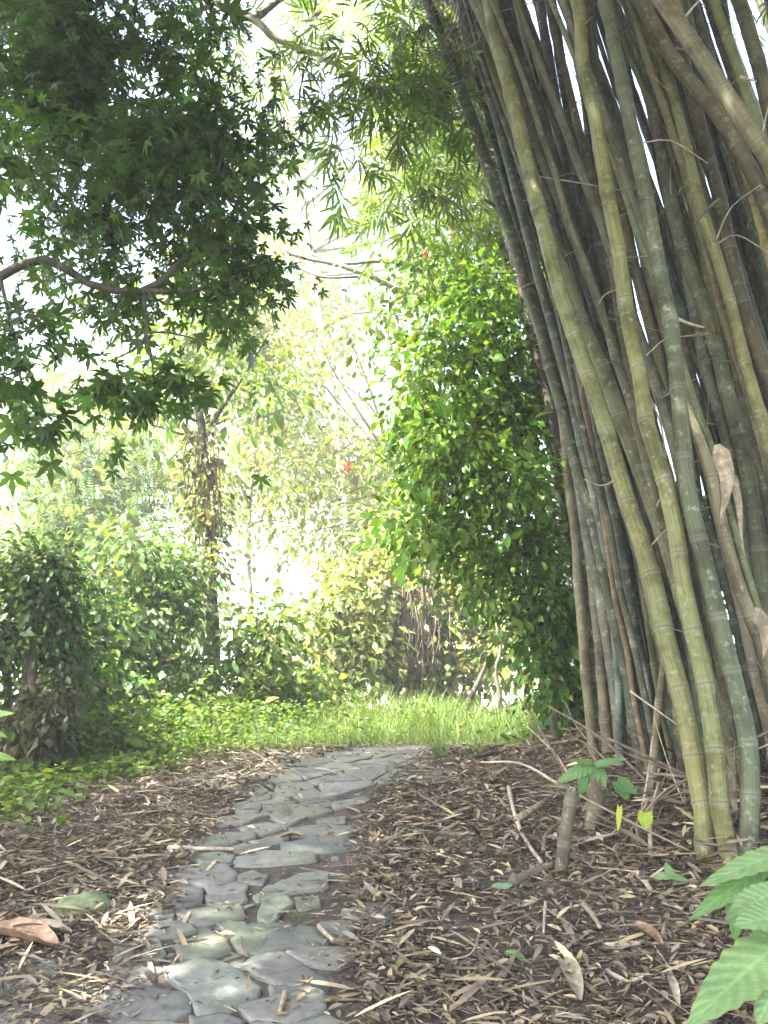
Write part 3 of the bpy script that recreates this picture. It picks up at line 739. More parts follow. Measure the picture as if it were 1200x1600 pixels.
# foreground tree whose crown hangs in from the left; its trunk stands left of the view
ltb = np.array((-3.6, 3.4, 0.0))
DKG = (0.04, 0.088, 0.016)
e, _ = tree("broadleaf_tree", "dark lobed-leaved tree hanging its boughs in over the path from the left", "tree", None, 0, None, 0, M['bark_dark'],
  dict(blobs=[(110,90,190,120,4.7,0.9,120),(60,60,150,140,5.4,.6,80),(180,220,120,90,5.5,.5,30),(60,240,100,60,4.6,.8,30),(240,210,130,95,4.8,.8,62),(330,330,95,75,4.9,.6,40),(370,240,70,70,5.0,.5,22),(170,330,90,50,4.8,.4,22),
              (395,415,46,46,5.0,.4,18),(210,470,85,28,4.8,.4,17),(300,40,60,45,5.0,.6,14),(110,395,50,20,4.7,.3,5),(330,470,50,30,4.9,.4,5),
              (30,520,50,25,4.4,.3,4)],
       tpl=PALM, size=0.068, base=(0.038, 0.085, 0.015), mat=M['leaf'], cs=0.11, per=15, droop=0.7, var=0.3, yellow=0.02, flat=1.0, shell=0.1), wbase=ltb)  # leaf colour darkened to stand for shade under the canopy
bag = Bag(); tl = smooth_line([ltb + (0, 0, h(*ltb[:2]) - 0.2), ltb + (0.05, .1, 2.4), ltb + (0.0, .3, 4.2), ltb + (0.3, .6, 6.5), ltb + (0.6, 1.0, 9.0)], 40)
bag.tube(tl, np.linspace(0.2, 0.08, 40), 12, None, 0.04); bag.build("trunk", M['bark_dark'], e)
BR_LAST = [None]
def branch(e, pts, r, mat, rend=0.35, sub=None):
    ln = smooth_line(pts, 26); b = Bag(); b.tube(ln, np.linspace(r, r * rend, 26), 8, None, 0.05); BR_LAST[0] = b.build("branch" if not e.name.startswith('branch') else "twig", mat, e); return ln
L1 = branch(e, [tl[14], P(-60,470,4.4), P(0,432,4.5), (P(70,405,4.55)), P(150,448,4.6), P(225,455,4.65), P(262,430,4.7), P(300,398,4.8), P(400,392,4.9)], 0.042, M['bark_dark']); BB = BR_LAST[0]
branch(BB, [P(225,455,4.65), P(290,455,4.7), P(350,440,4.8), P(420,405,4.9)], 0.018, M['bark_dark'])
branch(e, [tl[24], P(60,150,4.6), P(180,190,4.7), P(300,280,4.8), P(400,330,4.95)], 0.035, M['bark_dark'])
branch(e, [tl[28], P(120,40,4.7), P(260,90,4.8), P(360,180,5.0)], 0.03, M['bark_dark'])
branch(BB, [P(225,455,4.65), P(228,520,4.62), P(205,548,4.6), P(168,565,4.58)], 0.012, M['bark_dark'])
branch(BB, [P(228,520,4.62), P(265,520,4.64), P(325,535,4.7)], 0.008, M['bark_dark'])
branch(BB, [P(228,515,4.62), P(236,560,4.62), P(242,600,4.62)], 0.008, M['bark_dark'])
branch(BB, [P(0,432,4.5), P(20,520,4.4), P(35,600,4.3), P(70,650,4.3)], 0.012, M['bark_dark'])
crown("leafy_twig", [(165,590,48,26,4.58,.22,8),(290,600,36,30,4.66,.2,7),(225,605,50,18,4.62,.2,5),(15,600,30,40,4.3,.25,7),(70,655,34,18,4.3,.2,5),(10,700,14,20,4.25,.15,2),(152,690,12,10,4.5,.1,1),(410,715,16,10,4.9,.1,1)],
      PALM, 0.088, (0.05, 0.11, 0.02), M['leaf'], BB, 0.06, 8, 0.6, 0.25, 0.08, 0.0, 0.2, 1.2, 0.0)
# unseen high crown, added above and behind the view to shade path and clump
crown("high_crown", [('w', (-3.0, 2.2, 8.4), (2.6, 2.2, 1.0), 260), ('w', (-1.2, 3.6, 9.4), (2.4, 1.6, 0.9), 240), ('w', (0.9, 3.6, 9.6), (2.2, 1.9, .9), 220), ('w', (-1.0, 0.2, 7.6), (2.8, 2.2, .9), 220),
    ('w', (-6.0, 2.0, 7.4), (2.2, 2.6, 1.4), 280), ('w', (-4.8, -0.6, 6.4), (2.4, 2.2, 1.2), 240), ('w', (-4.0, 4.0, 9.2), (1.6, 1.3, .9), 120), ('w', (1.8, 1.2, 8.4), (2.2, 2.0, .9), 160), ('w', (-3.2, 0.2, 7.8), (2.0, 2.0, .9), 190), ('w', (-2.4, -1.4, 6.6), (2.2, 1.8, .9), 170)],
      PALM, 0.15, DKG, M['leaf'], e, 0.3, 15, 0.4, 0.25, 0.08, 0.0, 0.2, 1.6, 0.0)
# grey limbed tree: one limb crosses the top
gl, _ = tree("grey_barked_tree", "grey-barked tree sending one thick bare limb across the top of the view", "tree", None, 0, None, 0, M['bark_grey'], None, wbase=(-4.6, 7.0, 0))
gb = np.array((-4.6, 7.0, float(h(-4.6, 7.0))))
tl2 = smooth_line([gb - (0, 0, .2), gb + (0.1, 0, 3.5), P(-150, -60, 6.6), P(100, -190, 6.4)], 30); bag = Bag(); bag.tube(tl2, np.linspace(.2, .08, 30), 10, None, .04); bag.build("trunk", M['bark_grey'], gl)
branch(gl, [tl2[-1], P(250,-70,6.3), P(340,5,6.2), P(398,30,6.1), P(425,58,6.1), P(480,80,6.1), P(545,112,6.1), P(580,150,6.0)], 0.055, M['bark_grey'], 0.35)
branch(gl, [P(398,30,6.1), P(430,5,6.1), P(470,-20,6.0)], 0.035, M['bark_grey'])
branch(gl, [P(330,8,6.2), P(290,20,6.1), P(260,18,6.0)], 0.03, M['bark_grey'])
crown("crown", [(400,110,50,40,6.3,.5,5),(345,25,50,30,6.3,.5,6),(470,30,50,30,6.3,.5,5)], FAN, 0.13, (0.09, 0.15, 0.04), M['leaf_thin'], gl, 0.14, 8, 0.9)
# bright green understory tree against the clump
MG = (0.06, 0.135, 0.018)
tree("understory_tree", "bushy bright green broadleaf tree growing against the left side of the bamboo", "tree", (868,1120), 8.0, [(866,1000,8.0),(850,850,8.0),(815,700,7.9),(780,580,7.8)], 0.055, M['bark_dark'],
  dict(blobs=[(725,470,70,40,7.8,.5,30),(770,540,85,55,7.7,.6,60),(690,560,50,36,7.5,.5,22),(735,620,70,45,7.6,.6,46),(655,610,34,22,7.4,.3,9),(700,690,60,50,7.5,.6,40),(790,660,70,60,7.8,.6,50),
              (650,740,36,26,7.4,.35,12),(770,760,90,50,7.6,.6,60),(690,790,54,32,7.5,.4,22),(825,850,65,50,7.7,.5,40),(755,862,40,26,7.4,.4,14),(835,620,36,80,8.0,.5,26),(640,660,24,20,7.6,.3,5),(800,470,40,50,8.1,.4,16),
              (640,830,24,16,7.4,.25,4),(700,850,26,18,7.4,.25,6),(760,915,36,22,7.4,.3,12),(690,440,40,30,7.8,.3,9)],
       tpl=OVATE, size=0.072, base=(0.095, 0.19, 0.024), mat=M['leaf'], cs=0.15, per=26, droop=0.5, var=0.36, yellow=0.06, flat=1.1, shell=0.1), 16, 0.02)
tree("understory_shrub", "low dark green shrub at the foot of the bushy bright green tree", "shrub", (895,1130), 7.7, [(890,1060,7.7),(870,990,7.6)], 0.035, M['bark_dark'],
  dict(blobs=[(835,955,36,36,7.5,.4,20),(868,1005,34,50,7.6,.4,26),(888,1075,26,40,7.7,.3,20),(850,925,40,36,7.7,.4,24),(850,1050,18,24,7.5,.3,8)],
       tpl=OVATE, size=0.072, base=(0.062, 0.14, 0.02), mat=M['leaf'], cs=0.12, per=26, droop=0.6, var=0.3, yellow=0.03, flat=1.1, shell=0.1), 8, 0.012)
ub = empty("undergrowth_shrub", (4.6, 9.6, float(h(4.6, 9.6))), "dark leafy shrub added to close bright slits behind the bamboo clump", "shrub")  # added to block the sky showing low between the culms
for (x, y) in ((3.4, 9.4), (4.8, 9.2), (6.2, 8.4)):
    z = float(h(x, y)); bag = Bag(); bag.tube(smooth_line([(x, y, z - .1), (x + .1, y, z + 1.0), (x - .1, y, z + 2.2)], 8), np.linspace(.04, .015, 8), 6); bag.build("stem", M['bark_dark'], ub)
crown("foliage", [('w', (3.0, 9.7, 2.6), (1.0, .6, 1.6), 90), ('w', (4.4, 9.4, 2.9), (1.2, .6, 1.9), 130), ('w', (6.0, 8.6, 2.8), (1.3, .7, 1.8), 120), ('w', (7.4, 7.2, 2.8), (1.0, 1.0, 1.8), 90)], OVATE, 0.10, (0.04, 0.085, 0.018), M['leaf'], ub, 0.18, 24, 0.6)
# limbs pointing left from a tree hidden by the understory tree
hb, _ = tree("pale_limbed_tree", "tree hidden behind the bright green one, two bare forked limbs reaching left", "tree", (905,1100), 9.6, [(870,850,9.6),(800,620,9.5),(740,500,9.4)], 0.09, M['bark_grey'],
  dict(blobs=[(640,400,70,40,9.4,.5,26),(690,420,60,60,9.6,.5,40),(600,520,40,70,9.4,.5,14),(640,600,40,60,9.4,.5,16)], tpl=OVATE, size=0.08, base=(0.085, 0.15, 0.03), mat=M['leaf'], cs=0.18, per=18, droop=.6), 8, 0.015)
branch(hb, [P(740,500,9.4), P(690,475,9.3), P(630,455,9.3), P(570,428,9.2), P(520,412,9.2), P(470,402,9.2), P(440,388,9.2)], 0.055, M['bark_grey'], 0.3)
branch(hb, [P(690,440,9.4), P(635,413,9.3), P(590,408,9.3), P(530,412,9.2), P(480,395,9.2)], 0.04, M['bark_grey'], 0.3)
branch(hb, [P(560,432,9.2), P(500,432,9.1), P(440,405,9.1)], 0.02, M['bark_grey'], 0.3)
# vine-clad tree, left of centre
YB = 10.0
vt, vline = tree("vine_covered_tree", "slim tree wrapped in hanging vines standing left of the path's end", "tree", (338,1125), YB, [(333,1000,YB),(328,900,YB),(322,800,YB),(318,720,YB),(314,660,YB),(300,600,YB),(285,520,YB)], 0.085, M['bark_dark'],
  dict(blobs=[(300,560,70,60,10,.6,40),(380,600,60,50,10.2,.6,30),(250,640,50,40,10,.5,22)], tpl=OVATE, size=0.10, base=(0.085, 0.15, 0.03), mat=M['leaf'], cs=0.2, per=14, droop=.6), 10, 0.02,
  extra_tubes=[([P(316,690,YB), P(345,640,YB), P(385,580,YB + .2), P(420,520,YB + .3)], 0.035), ([P(318,720,YB), P(290,670,YB), P(258,625,YB), P(225,560,YB)], 0.04)])
crown("ivy", [(318,700,26,60,YB - .1,.2,26),(322,790,30,60,YB - .1,.22,34),(330,880,26,50,YB - .1,.2,24),(300,760,20,40,YB - .15,.15,10)], SMALL, 0.075, (0.095, 0.12, 0.03), M['leaf'], vt, 0.10, 9, 0.9, 0.35, 0.1, 0.12)
bag = Bag()
for k in range(26):
    x = 318 + rnd.uniform(-24, 24); y0 = rnd.uniform(660, 760); y1 = y0 + rnd.uniform(80, 190)
    bag.tube(smooth_line([P(x, y0, YB - .12), P(x + rnd.uniform(-10, 10), (y0 + y1) / 2, YB - .16), P(x + rnd.uniform(-14, 14), y1, YB - .12)], 8), 0.008, 4)
bag.build("hanging_vine", M['twig_brown'], vt)
IVY = (0.085, 0.155, 0.05)
tree("vine_thicket", "tall heap of mid-green creepers smothering a stump before the vine-wrapped tree", "shrub", (245,1120), 9.3, [(245,1000,9.3),(250,900,9.3)], 0.06, M['bark_dark'],
  dict(blobs=[(250,900,80,60,9.3,.5,80),(230,980,85,80,9.2,.6,120),(268,960,46,80,9.4,.4,46),(180,1010,50,60,9.1,.4,46),(270,1060,80,45,9.2,.4,70)],
       tpl=SMALL, size=0.075, base=IVY, mat=M['leaf'], cs=0.15, per=20, droop=.6, var=0.32, yellow=0.04, shell=0.2), 10, 0.015)
tree("hanging_leaf_shrub", "grey-green leafy shrub between the dark bush and the creeper heap", "shrub", (140,1130), 8.6, [(140,1050,8.6),(130,950,8.6)], 0.05, M['bark_dark'],
  dict(blobs=[(130,960,50,50,8.6,.4,34),(125,1040,60,60,8.5,.5,60),(170,1090,60,40,8.5,.4,44),(200,860,60,40,9,.4,24)], tpl=SMALL, size=0.075, base=(0.085, 0.15, 0.045), mat=M['leaf'], cs=0.16, per=18, droop=.7, var=0.3, shell=0.2), 8, 0.012)
tree("low_shrub", "low tangled pale shrub at the weeds' back edge before the creeper heap", "shrub", (300,1140), 8.9, None, 0, M['bark_dark'],
  dict(blobs=[(300,1110,80,30,8.9,.3,50),(380,1120,50,26,9.2,.3,30),(210,1115,60,34,8.6,.3,44)], tpl=SMALL, size=0.065, base=(0.10, 0.165, 0.045), mat=M['leaf'], cs=0.12, per=20, droop=.5, var=.35, yellow=.06), 0)
tree("low_shrub", "low leafy shrub in the gap right of the dark bush's trunks", "shrub", (120,1165), 7.4, None, 0, M['bark_dark'],
  dict(blobs=[(120,1130,50,40,7.4,.3,50),(170,1145,40,24,7.2,.3,26),(85,1165,30,24,6.9,.3,16)], tpl=SMALL, size=0.06, base=(0.07, 0.13, 0.035), mat=M['leaf'], cs=0.11, per=20, droop=.5, var=.35, yellow=.04), 0)
# dark bush on its own trunks at the left edge
db, _ = tree("dark_bush", "dark dense bush on crooked black trunks at the left edge", "bush", (40,1190), 6.4, [(45,1100,6.4),(40,1000,6.4),(35,930,6.4)], 0.06, M['bark_dark'],
  dict(blobs=[(45,930,62,50,6.4,.4,70),(20,1000,55,70,6.4,.4,60),(95,985,50,55,6.6,.4,40),(60,890,45,25,6.4,.3,26),(130,1060,45,50,7.0,.4,34),(-60,960,70,80,6.4,.5,50)], tpl=SMALL, size=0.05, base=(0.04, 0.08, 0.02), mat=M['leaf'], cs=0.10, per=34, droop=.6, var=0.3, shell=0.1), 12, 0.012,
  extra_tubes=[([P(75,1195,6.3), P(68,1130,6.3), P(50,1060,6.35), P(60,990,6.4)], 0.05), ([P(20,1190,6.5), P(15,1120,6.5), P(10,1040,6.45), P(25,980,6.4)], 0.045), ([P(95,1180,6.5), P(105,1110,6.5), P(85,1030,6.5)], 0.03)])
crown("creeper", [(95,1090,22,50,6.3,.2,22),(60,1120,40,45,6.3,.2,22),(25,1140,30,36,6.2,.2,22),(80,1155,26,26,6.2,.2,18)], SMALL, 0.06, (0.05, 0.06, 0.03), M['leaf'], db, 0.08, 14, 0.9)
# sunny background
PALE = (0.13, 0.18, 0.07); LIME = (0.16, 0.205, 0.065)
BGG = "sunlit trees beyond the path's end"
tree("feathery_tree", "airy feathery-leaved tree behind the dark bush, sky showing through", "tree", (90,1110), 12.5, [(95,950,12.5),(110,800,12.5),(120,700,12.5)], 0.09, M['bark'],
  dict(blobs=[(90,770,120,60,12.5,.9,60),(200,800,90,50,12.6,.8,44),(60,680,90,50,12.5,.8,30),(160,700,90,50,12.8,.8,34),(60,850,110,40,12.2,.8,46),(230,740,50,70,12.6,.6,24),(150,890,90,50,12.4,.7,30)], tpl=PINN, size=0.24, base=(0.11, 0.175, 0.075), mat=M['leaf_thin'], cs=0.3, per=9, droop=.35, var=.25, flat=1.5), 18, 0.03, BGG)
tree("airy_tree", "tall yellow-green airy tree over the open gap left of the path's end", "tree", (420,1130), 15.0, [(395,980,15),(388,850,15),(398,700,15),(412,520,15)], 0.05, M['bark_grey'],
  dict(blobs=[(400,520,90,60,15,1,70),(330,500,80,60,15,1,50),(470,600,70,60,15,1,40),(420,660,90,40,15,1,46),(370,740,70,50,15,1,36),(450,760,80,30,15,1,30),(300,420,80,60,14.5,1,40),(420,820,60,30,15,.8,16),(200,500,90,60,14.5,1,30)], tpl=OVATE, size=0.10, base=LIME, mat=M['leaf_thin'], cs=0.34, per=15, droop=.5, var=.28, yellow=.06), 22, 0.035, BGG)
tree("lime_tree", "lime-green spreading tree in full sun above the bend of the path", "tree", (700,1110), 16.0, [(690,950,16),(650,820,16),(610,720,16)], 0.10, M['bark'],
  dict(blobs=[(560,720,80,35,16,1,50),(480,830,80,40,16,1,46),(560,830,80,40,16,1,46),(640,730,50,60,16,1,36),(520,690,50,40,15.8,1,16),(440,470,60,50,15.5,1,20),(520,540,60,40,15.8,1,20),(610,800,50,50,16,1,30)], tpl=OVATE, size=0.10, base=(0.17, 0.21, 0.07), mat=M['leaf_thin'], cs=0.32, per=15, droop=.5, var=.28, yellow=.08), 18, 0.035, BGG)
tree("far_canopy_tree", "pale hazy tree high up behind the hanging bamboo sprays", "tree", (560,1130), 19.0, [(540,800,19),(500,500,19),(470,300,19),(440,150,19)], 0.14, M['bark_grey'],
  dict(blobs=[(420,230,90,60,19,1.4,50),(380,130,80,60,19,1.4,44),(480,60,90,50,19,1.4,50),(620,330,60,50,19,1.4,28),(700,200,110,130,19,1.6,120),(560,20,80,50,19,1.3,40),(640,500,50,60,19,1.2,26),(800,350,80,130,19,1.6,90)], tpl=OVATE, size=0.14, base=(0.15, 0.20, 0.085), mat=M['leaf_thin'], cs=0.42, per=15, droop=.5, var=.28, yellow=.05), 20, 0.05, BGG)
def shrub(label, bx, Yd, blobs, base, tpl=SMALL, size=0.11, per=22, cs=0.2, bark=None, group="sunlit shrubs around the grass", yellow=.06, nl=10):
    py = 1100
    return tree("shrub", label, "shrub", (bx, py), Yd, [(bx + 4, 1040, Yd), (bx - 6, 980, Yd)], 0.04, bark or M['bark'],
        dict(blobs=blobs, tpl=tpl, size=size, base=base, mat=M['leaf_thin'], cs=cs, per=per, droop=.6, var=.3, yellow=yellow, shell=0.2), nl, 0.015, group)
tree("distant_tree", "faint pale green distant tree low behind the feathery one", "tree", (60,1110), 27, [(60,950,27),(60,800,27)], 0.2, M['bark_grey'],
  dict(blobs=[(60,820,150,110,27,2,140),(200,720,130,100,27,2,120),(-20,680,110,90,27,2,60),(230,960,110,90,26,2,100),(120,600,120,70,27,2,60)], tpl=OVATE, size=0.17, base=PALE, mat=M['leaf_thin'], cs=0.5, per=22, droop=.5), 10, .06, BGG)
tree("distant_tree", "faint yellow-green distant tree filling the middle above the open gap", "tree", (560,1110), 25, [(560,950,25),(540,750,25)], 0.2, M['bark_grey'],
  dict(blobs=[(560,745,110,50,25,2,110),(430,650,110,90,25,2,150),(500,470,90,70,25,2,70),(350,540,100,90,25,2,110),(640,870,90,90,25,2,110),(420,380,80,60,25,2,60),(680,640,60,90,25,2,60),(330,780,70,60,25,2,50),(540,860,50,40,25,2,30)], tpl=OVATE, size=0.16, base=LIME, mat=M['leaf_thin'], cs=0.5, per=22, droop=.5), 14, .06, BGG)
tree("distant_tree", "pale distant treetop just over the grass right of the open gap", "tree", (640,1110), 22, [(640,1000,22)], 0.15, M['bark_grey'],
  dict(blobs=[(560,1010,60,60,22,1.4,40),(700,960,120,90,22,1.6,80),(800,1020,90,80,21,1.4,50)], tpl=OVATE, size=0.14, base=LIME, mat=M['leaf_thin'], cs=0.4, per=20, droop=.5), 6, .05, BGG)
s1, _ = shrub("tall sunlit shrub draped with brown dead vines behind the grass", 630, 13.6, [(620,900,65,60,13.6,.6,70),(660,960,55,80,13.5,.6,70),(600,990,55,70,13.5,.6,60),(640,1050,70,40,13.3,.5,50)], (0.15, 0.185, 0.075))
bag = Bag()
for k in range(90):
    x = rnd.gauss(640, 24); y0 = rnd.uniform(890, 990); y1 = y0 + rnd.uniform(50, 130)
    Yq = 12.9 + rnd.uniform(-.15, .15)
    bag.tube(smooth_line([P(x, y0, Yq), P(x + rnd.uniform(-8, 8), (y0 + y1) / 2, Yq - .1), P(x + rnd.uniform(-16, 16), y1, Yq)], 7), 0.008, 4)
bag.build("dead_vine", M['twig_brown'], s1)
shrub("yellow-green sunlit shrub close against the bamboo's shade behind the two thin saplings", 745, 14.0, [(730,880,70,70,14,.7,80),(745,970,60,70,13.8,.6,70),(790,1010,45,60,13.6,.5,50),(720,1050,60,40,13.5,.5,46),(680,850,50,50,14.4,.6,36)], LIME)
shrub("loose pale shrub with a sky gap beneath its leaves, left of the vine-draped one", 520, 12.8, [(520,940,50,50,12.8,.5,40),(540,1010,50,60,12.6,.5,44),(470,1000,36,40,12.6,.4,20),(500,1070,60,30,12.4,.4,40),(590,920,40,60,13,.5,30)], (0.14, 0.185, 0.065))
shrub("small leafy sapling shrub with a slanting bare stem near the vine-wrapped tree", 370, 9.8, [(395,1000,34,40,9.8,.3,20),(412,1060,44,40,9.7,.35,30),(385,1050,26,40,9.7,.3,14),(430,960,30,30,9.9,.3,14)], (0.09, 0.15, 0.035), OVATE, 0.09, 16, 0.13)
shrub("low bushy green shrub at the grass edge below the open sky gap", 450, 10.2, [(440,1110,50,26,10.2,.35,34),(400,1115,40,24,9.9,.3,26),(500,1100,40,24,10.6,.35,24)], (0.085, 0.15, 0.035), SMALL, 0.09, 18, 0.13)
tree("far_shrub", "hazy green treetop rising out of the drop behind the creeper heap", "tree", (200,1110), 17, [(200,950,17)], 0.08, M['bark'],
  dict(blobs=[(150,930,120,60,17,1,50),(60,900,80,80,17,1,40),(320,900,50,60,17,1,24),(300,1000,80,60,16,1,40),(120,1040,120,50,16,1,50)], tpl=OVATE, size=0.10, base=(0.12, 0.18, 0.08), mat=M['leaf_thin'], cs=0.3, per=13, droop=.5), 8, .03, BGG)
def stem(name, label, cat, pts, r, mat, group=None, rend=0.5, sides=8):
    b = Bag(); ln = smooth_line(pts, 22); b.tube(ln - np.asarray(pts[0]), np.linspace(r, r * rend, 22), sides, None, 0.06)
    o = b.build(name, mat); o.location = Vector(pts[0]); return tag(o, label, cat, group)
stem("dead_stake", "dark leaning dead stick standing in the far grass", "dead stem", [P(728,1110,11.2), P(738,1085,11.2), P(752,1055,11.2), P(760,1035,11.2)], 0.045, M['bark_dark'])
sp = stem("sapling", "thin crooked brown sapling stem beside the dark leaning stick", "sapling", [P(782,1115,11.4), P(780,1080,11.4), P(774,1050,11.4), P(782,1015,11.4), P(776,975,11.4), P(770,930,11.4)], 0.032, M['bark'])
ss_ = stem("slim_trunk", "slim black straight trunk at the bank's edge under the green shrub", "tree trunk", [P(852,1150,8.3), P(851,1110,8.3), P(848,1060,8.3), P(842,1000,8.3), P(832,930,8.3)], 0.035, M['bark_dark'])
# red blossoms scattered in the canopy are parts of the trees they sit in
for par, spots in ((hb, [(712,370,9.3), (676,592,9.2), (668,400,9.2)]), (bpy.data.objects["lime_tree"], [(545,731,15.2)])):
    for (x, y, Yd) in spots:
        c = P(x, y, Yd); n = 9; D = rng.normal(size=(n, 3)); V, Fc, k = leaves(SMALL, c + rng.normal(size=(n, 3)) * 0.02, D, rng.normal(size=(n, 3)) + (0, -1, 0), 0.075 * Yd / 9)
        mesh_obj("blossom", V, Fc, M['flower'], par, np.repeat(tints(n, (0.5, 0.07, 0.03), .15, .05), k, axis=0))

# ------------------------------------------------------------------ litter, weeds, grass (stuff)
def place(n, xr, yr, keep):
    x = rng.uniform(*xr, n); y = rng.uniform(*yr, n); k = rng.random(n) < keep(x, y); return x[k], y[k]
PAL = np.array([(0.075, 0.064, 0.054), (0.12, 0.098, 0.076), (0.17, 0.135, 0.096), (0.165, 0.148, 0.130), (0.25, 0.205, 0.145), (0.35, 0.30, 0.22), (0.18, 0.17, 0.09)])
def litter_layer(n, tpl, size, keep, lift, probs, nm):
    x, y = place(n, (-4.2, 3.8), (2.0, 9.6), keep)
    m = len(x); z = h(x, y) + rng.random(m) * lift + 0.006
    D = np.stack([np.cos(a := rng.random(m) * 6.283), np.sin(a), rng.normal(size=m) * 0.22], -1)
    V, Fc, k = leaves(tpl, np.stack([x, y, z], -1), D, np.array((0, 0, 1.0)) + rng.normal(size=(m, 3)) * nm, size * np.exp(rng.normal(size=m).clip(-2, 1.0) * 0.35))
    T = np.array((1.16, 1.15, 1.12)) * PAL[rng.choice(len(PAL), m, p=probs)] * np.exp(rng.normal(size=(m, 1)) * 0.25)
    return V, Fc, np.repeat(T, k, axis=0)
def on_path(x, y): return 1 - sm(0.30, 0.44, np.abs(x - pathx(y)))
def kp(x, y): return np.clip((1 - 0.93 * on_path(x, y)) * (0.5 + 0.5 * sm(-0.5, 0.6, np.sin(2.9 * x + 0.7 * y) * np.sin(2.1 * y - 1.3 * x) + 0.4 * np.sin(7 * x) * np.sin(6 * y))) * (1 - 0.8 * greenness(x, y)), 0.02, 1) * np.where(y < 5, 1.0, 0.75)
FLATL = leaf_tpl([(0, 0.006), (0.2, 0.055), (0.55, 0.062), (0.85, 0.03), (1, 0.003)], 0.12, 0.06)
CURL = leaf_tpl([(0, 0.05), (0.3, 0.2), (0.7, 0.17), (1, 0.02)], 0.9, -0.25)
Vs, Fs, Ts, k0 = [], [], [], 0
def kcr(x, y): return (1 - 0.9 * on_path(x, y)) * (1 - 0.8 * greenness(x, y)) * np.where(y < 6, 1.0, 0.5)
def kheap(x, y): return kp(x, y) * sm(0.55, 1.5, x - 0.04 * y) * (y > 3.6)
for a in ((26000, FLATL, 0.115, kp, 0.03, [.16, .24, .2, .2, .12, .04, .04], .2), (46000, CURL, 0.04, kp, 0.03, [.20, .24, .2, .18, .12, .03, .03], .3), (110000, FLATL, 0.05, kp, 0.022, [.14, .22, .2, .22, .14, .04, .04], .25), (90000, CURL, 0.019, kcr, 0.014, [.3, .26, .2, .14, .07, .01, .02], .5), (9000, FLATL, 0.17, kp, 0.045, [.1, .2, .2, .2, .2, .06, .04], .2), (26000, FLATL, 0.13, kheap, 0.11, [.16, .22, .2, .18, .14, .05, .05], .6)):
    V, Fc, T = litter_layer(*a); Vs.append(V); Fs.append(Fc + k0); Ts.append(T); k0 += len(V)
tag(mesh_obj("leaf_litter", np.vstack(Vs), np.vstack(Fs), M['litter'], None, np.vstack(Ts)), "dry brown bamboo leaves and bits covering the ground either side of the path", "leaf litter", None, 'stuff')
# weeds on the left
x, y = place(80000, (-6.5, 2.6), (4.2, 9.5), lambda x, y: greenness(x, y) * (1 - on_path(x, y)) * (y < 9.5) * np.where(y > 7.6, 0.6, 1) * (1 - 0.75 * sm(-2.2, 0.8, x + 0.5 * np.sin(3 * y))))
m = len(x); hh = rng.random(m) ** 1.6 * np.where(y > 6.6, 0.40, 0.12)
D = np.stack([np.cos(a := rng.random(m) * 6.283), np.sin(a), rng.normal(size=m) * 0.4 + 0.1], -1)
V, Fc, k = leaves(OVATE, np.stack([x, y, h(x, y) + hh], -1), D, np.array((0, 0, 1.0)) + rng.normal(size=(m, 3)) * 0.4, 0.046 * np.exp(rng.normal(size=m) * .35))
tag(mesh_obj("weeds", V, Fc, M['leaf'], None, np.repeat(tints(m, (0.085, 0.15, 0.03), .3, .1, .06), k, axis=0)), "low bright green weeds creeping over the soil left of the path", "ground cover", None, 'stuff')
# grass beyond the crest
BLADE = leaf_tpl([(0, 0.009), (0.4, 0.009), (0.75, 0.006), (1, 0.001)], 0.3, 0.35)
def gk(x, y): return np.clip(sm(7.1, 8.0, y + 0.25 * np.clip(-x, 0, 3) - 0.7 * np.clip(x - 1.0, 0, 2)), 0, 1) * (1 - 0.9 * on_path(x, y) * (y < 8.3)) * np.where(x > 0.05 * y + 1.9, 0.5, 1)
x, y = place(90000, (-5, 5.2), (7.0, 14.5), gk)
m = len(x); az = rng.random(m) * 6.283; ln = np.abs(rng.normal(size=m)) * 0.45
D = np.stack([np.cos(az) * ln, np.sin(az) * ln, np.ones(m)], -1)
clump = 0.55 + 0.6 * (0.5 + 0.5 * np.sin(2.3 * x + 1.1 * y) * np.sin(1.7 * y - 0.9 * x + 1)) ** 1.0
S = (0.10 + 0.27 * sm(7.2, 9.5, y)) * clump * np.exp(rng.normal(size=m).clip(-2, 1.3) * .33)
V, Fc, k = leaves(BLADE, np.stack([x, y, h(x, y) - 0.01], -1), D, np.stack([np.cos(az + 3.14), np.sin(az + 3.14), np.full(m, 0.3)], -1), S)
tag(mesh_obj("grass", V, Fc, M['grass'], None, np.repeat(tints(m, (0.115, 0.185, 0.066), .28, .10, .06), k, axis=0)), "tall soft green grass in sun beyond the end of the path", "grass", None, 'stuff')

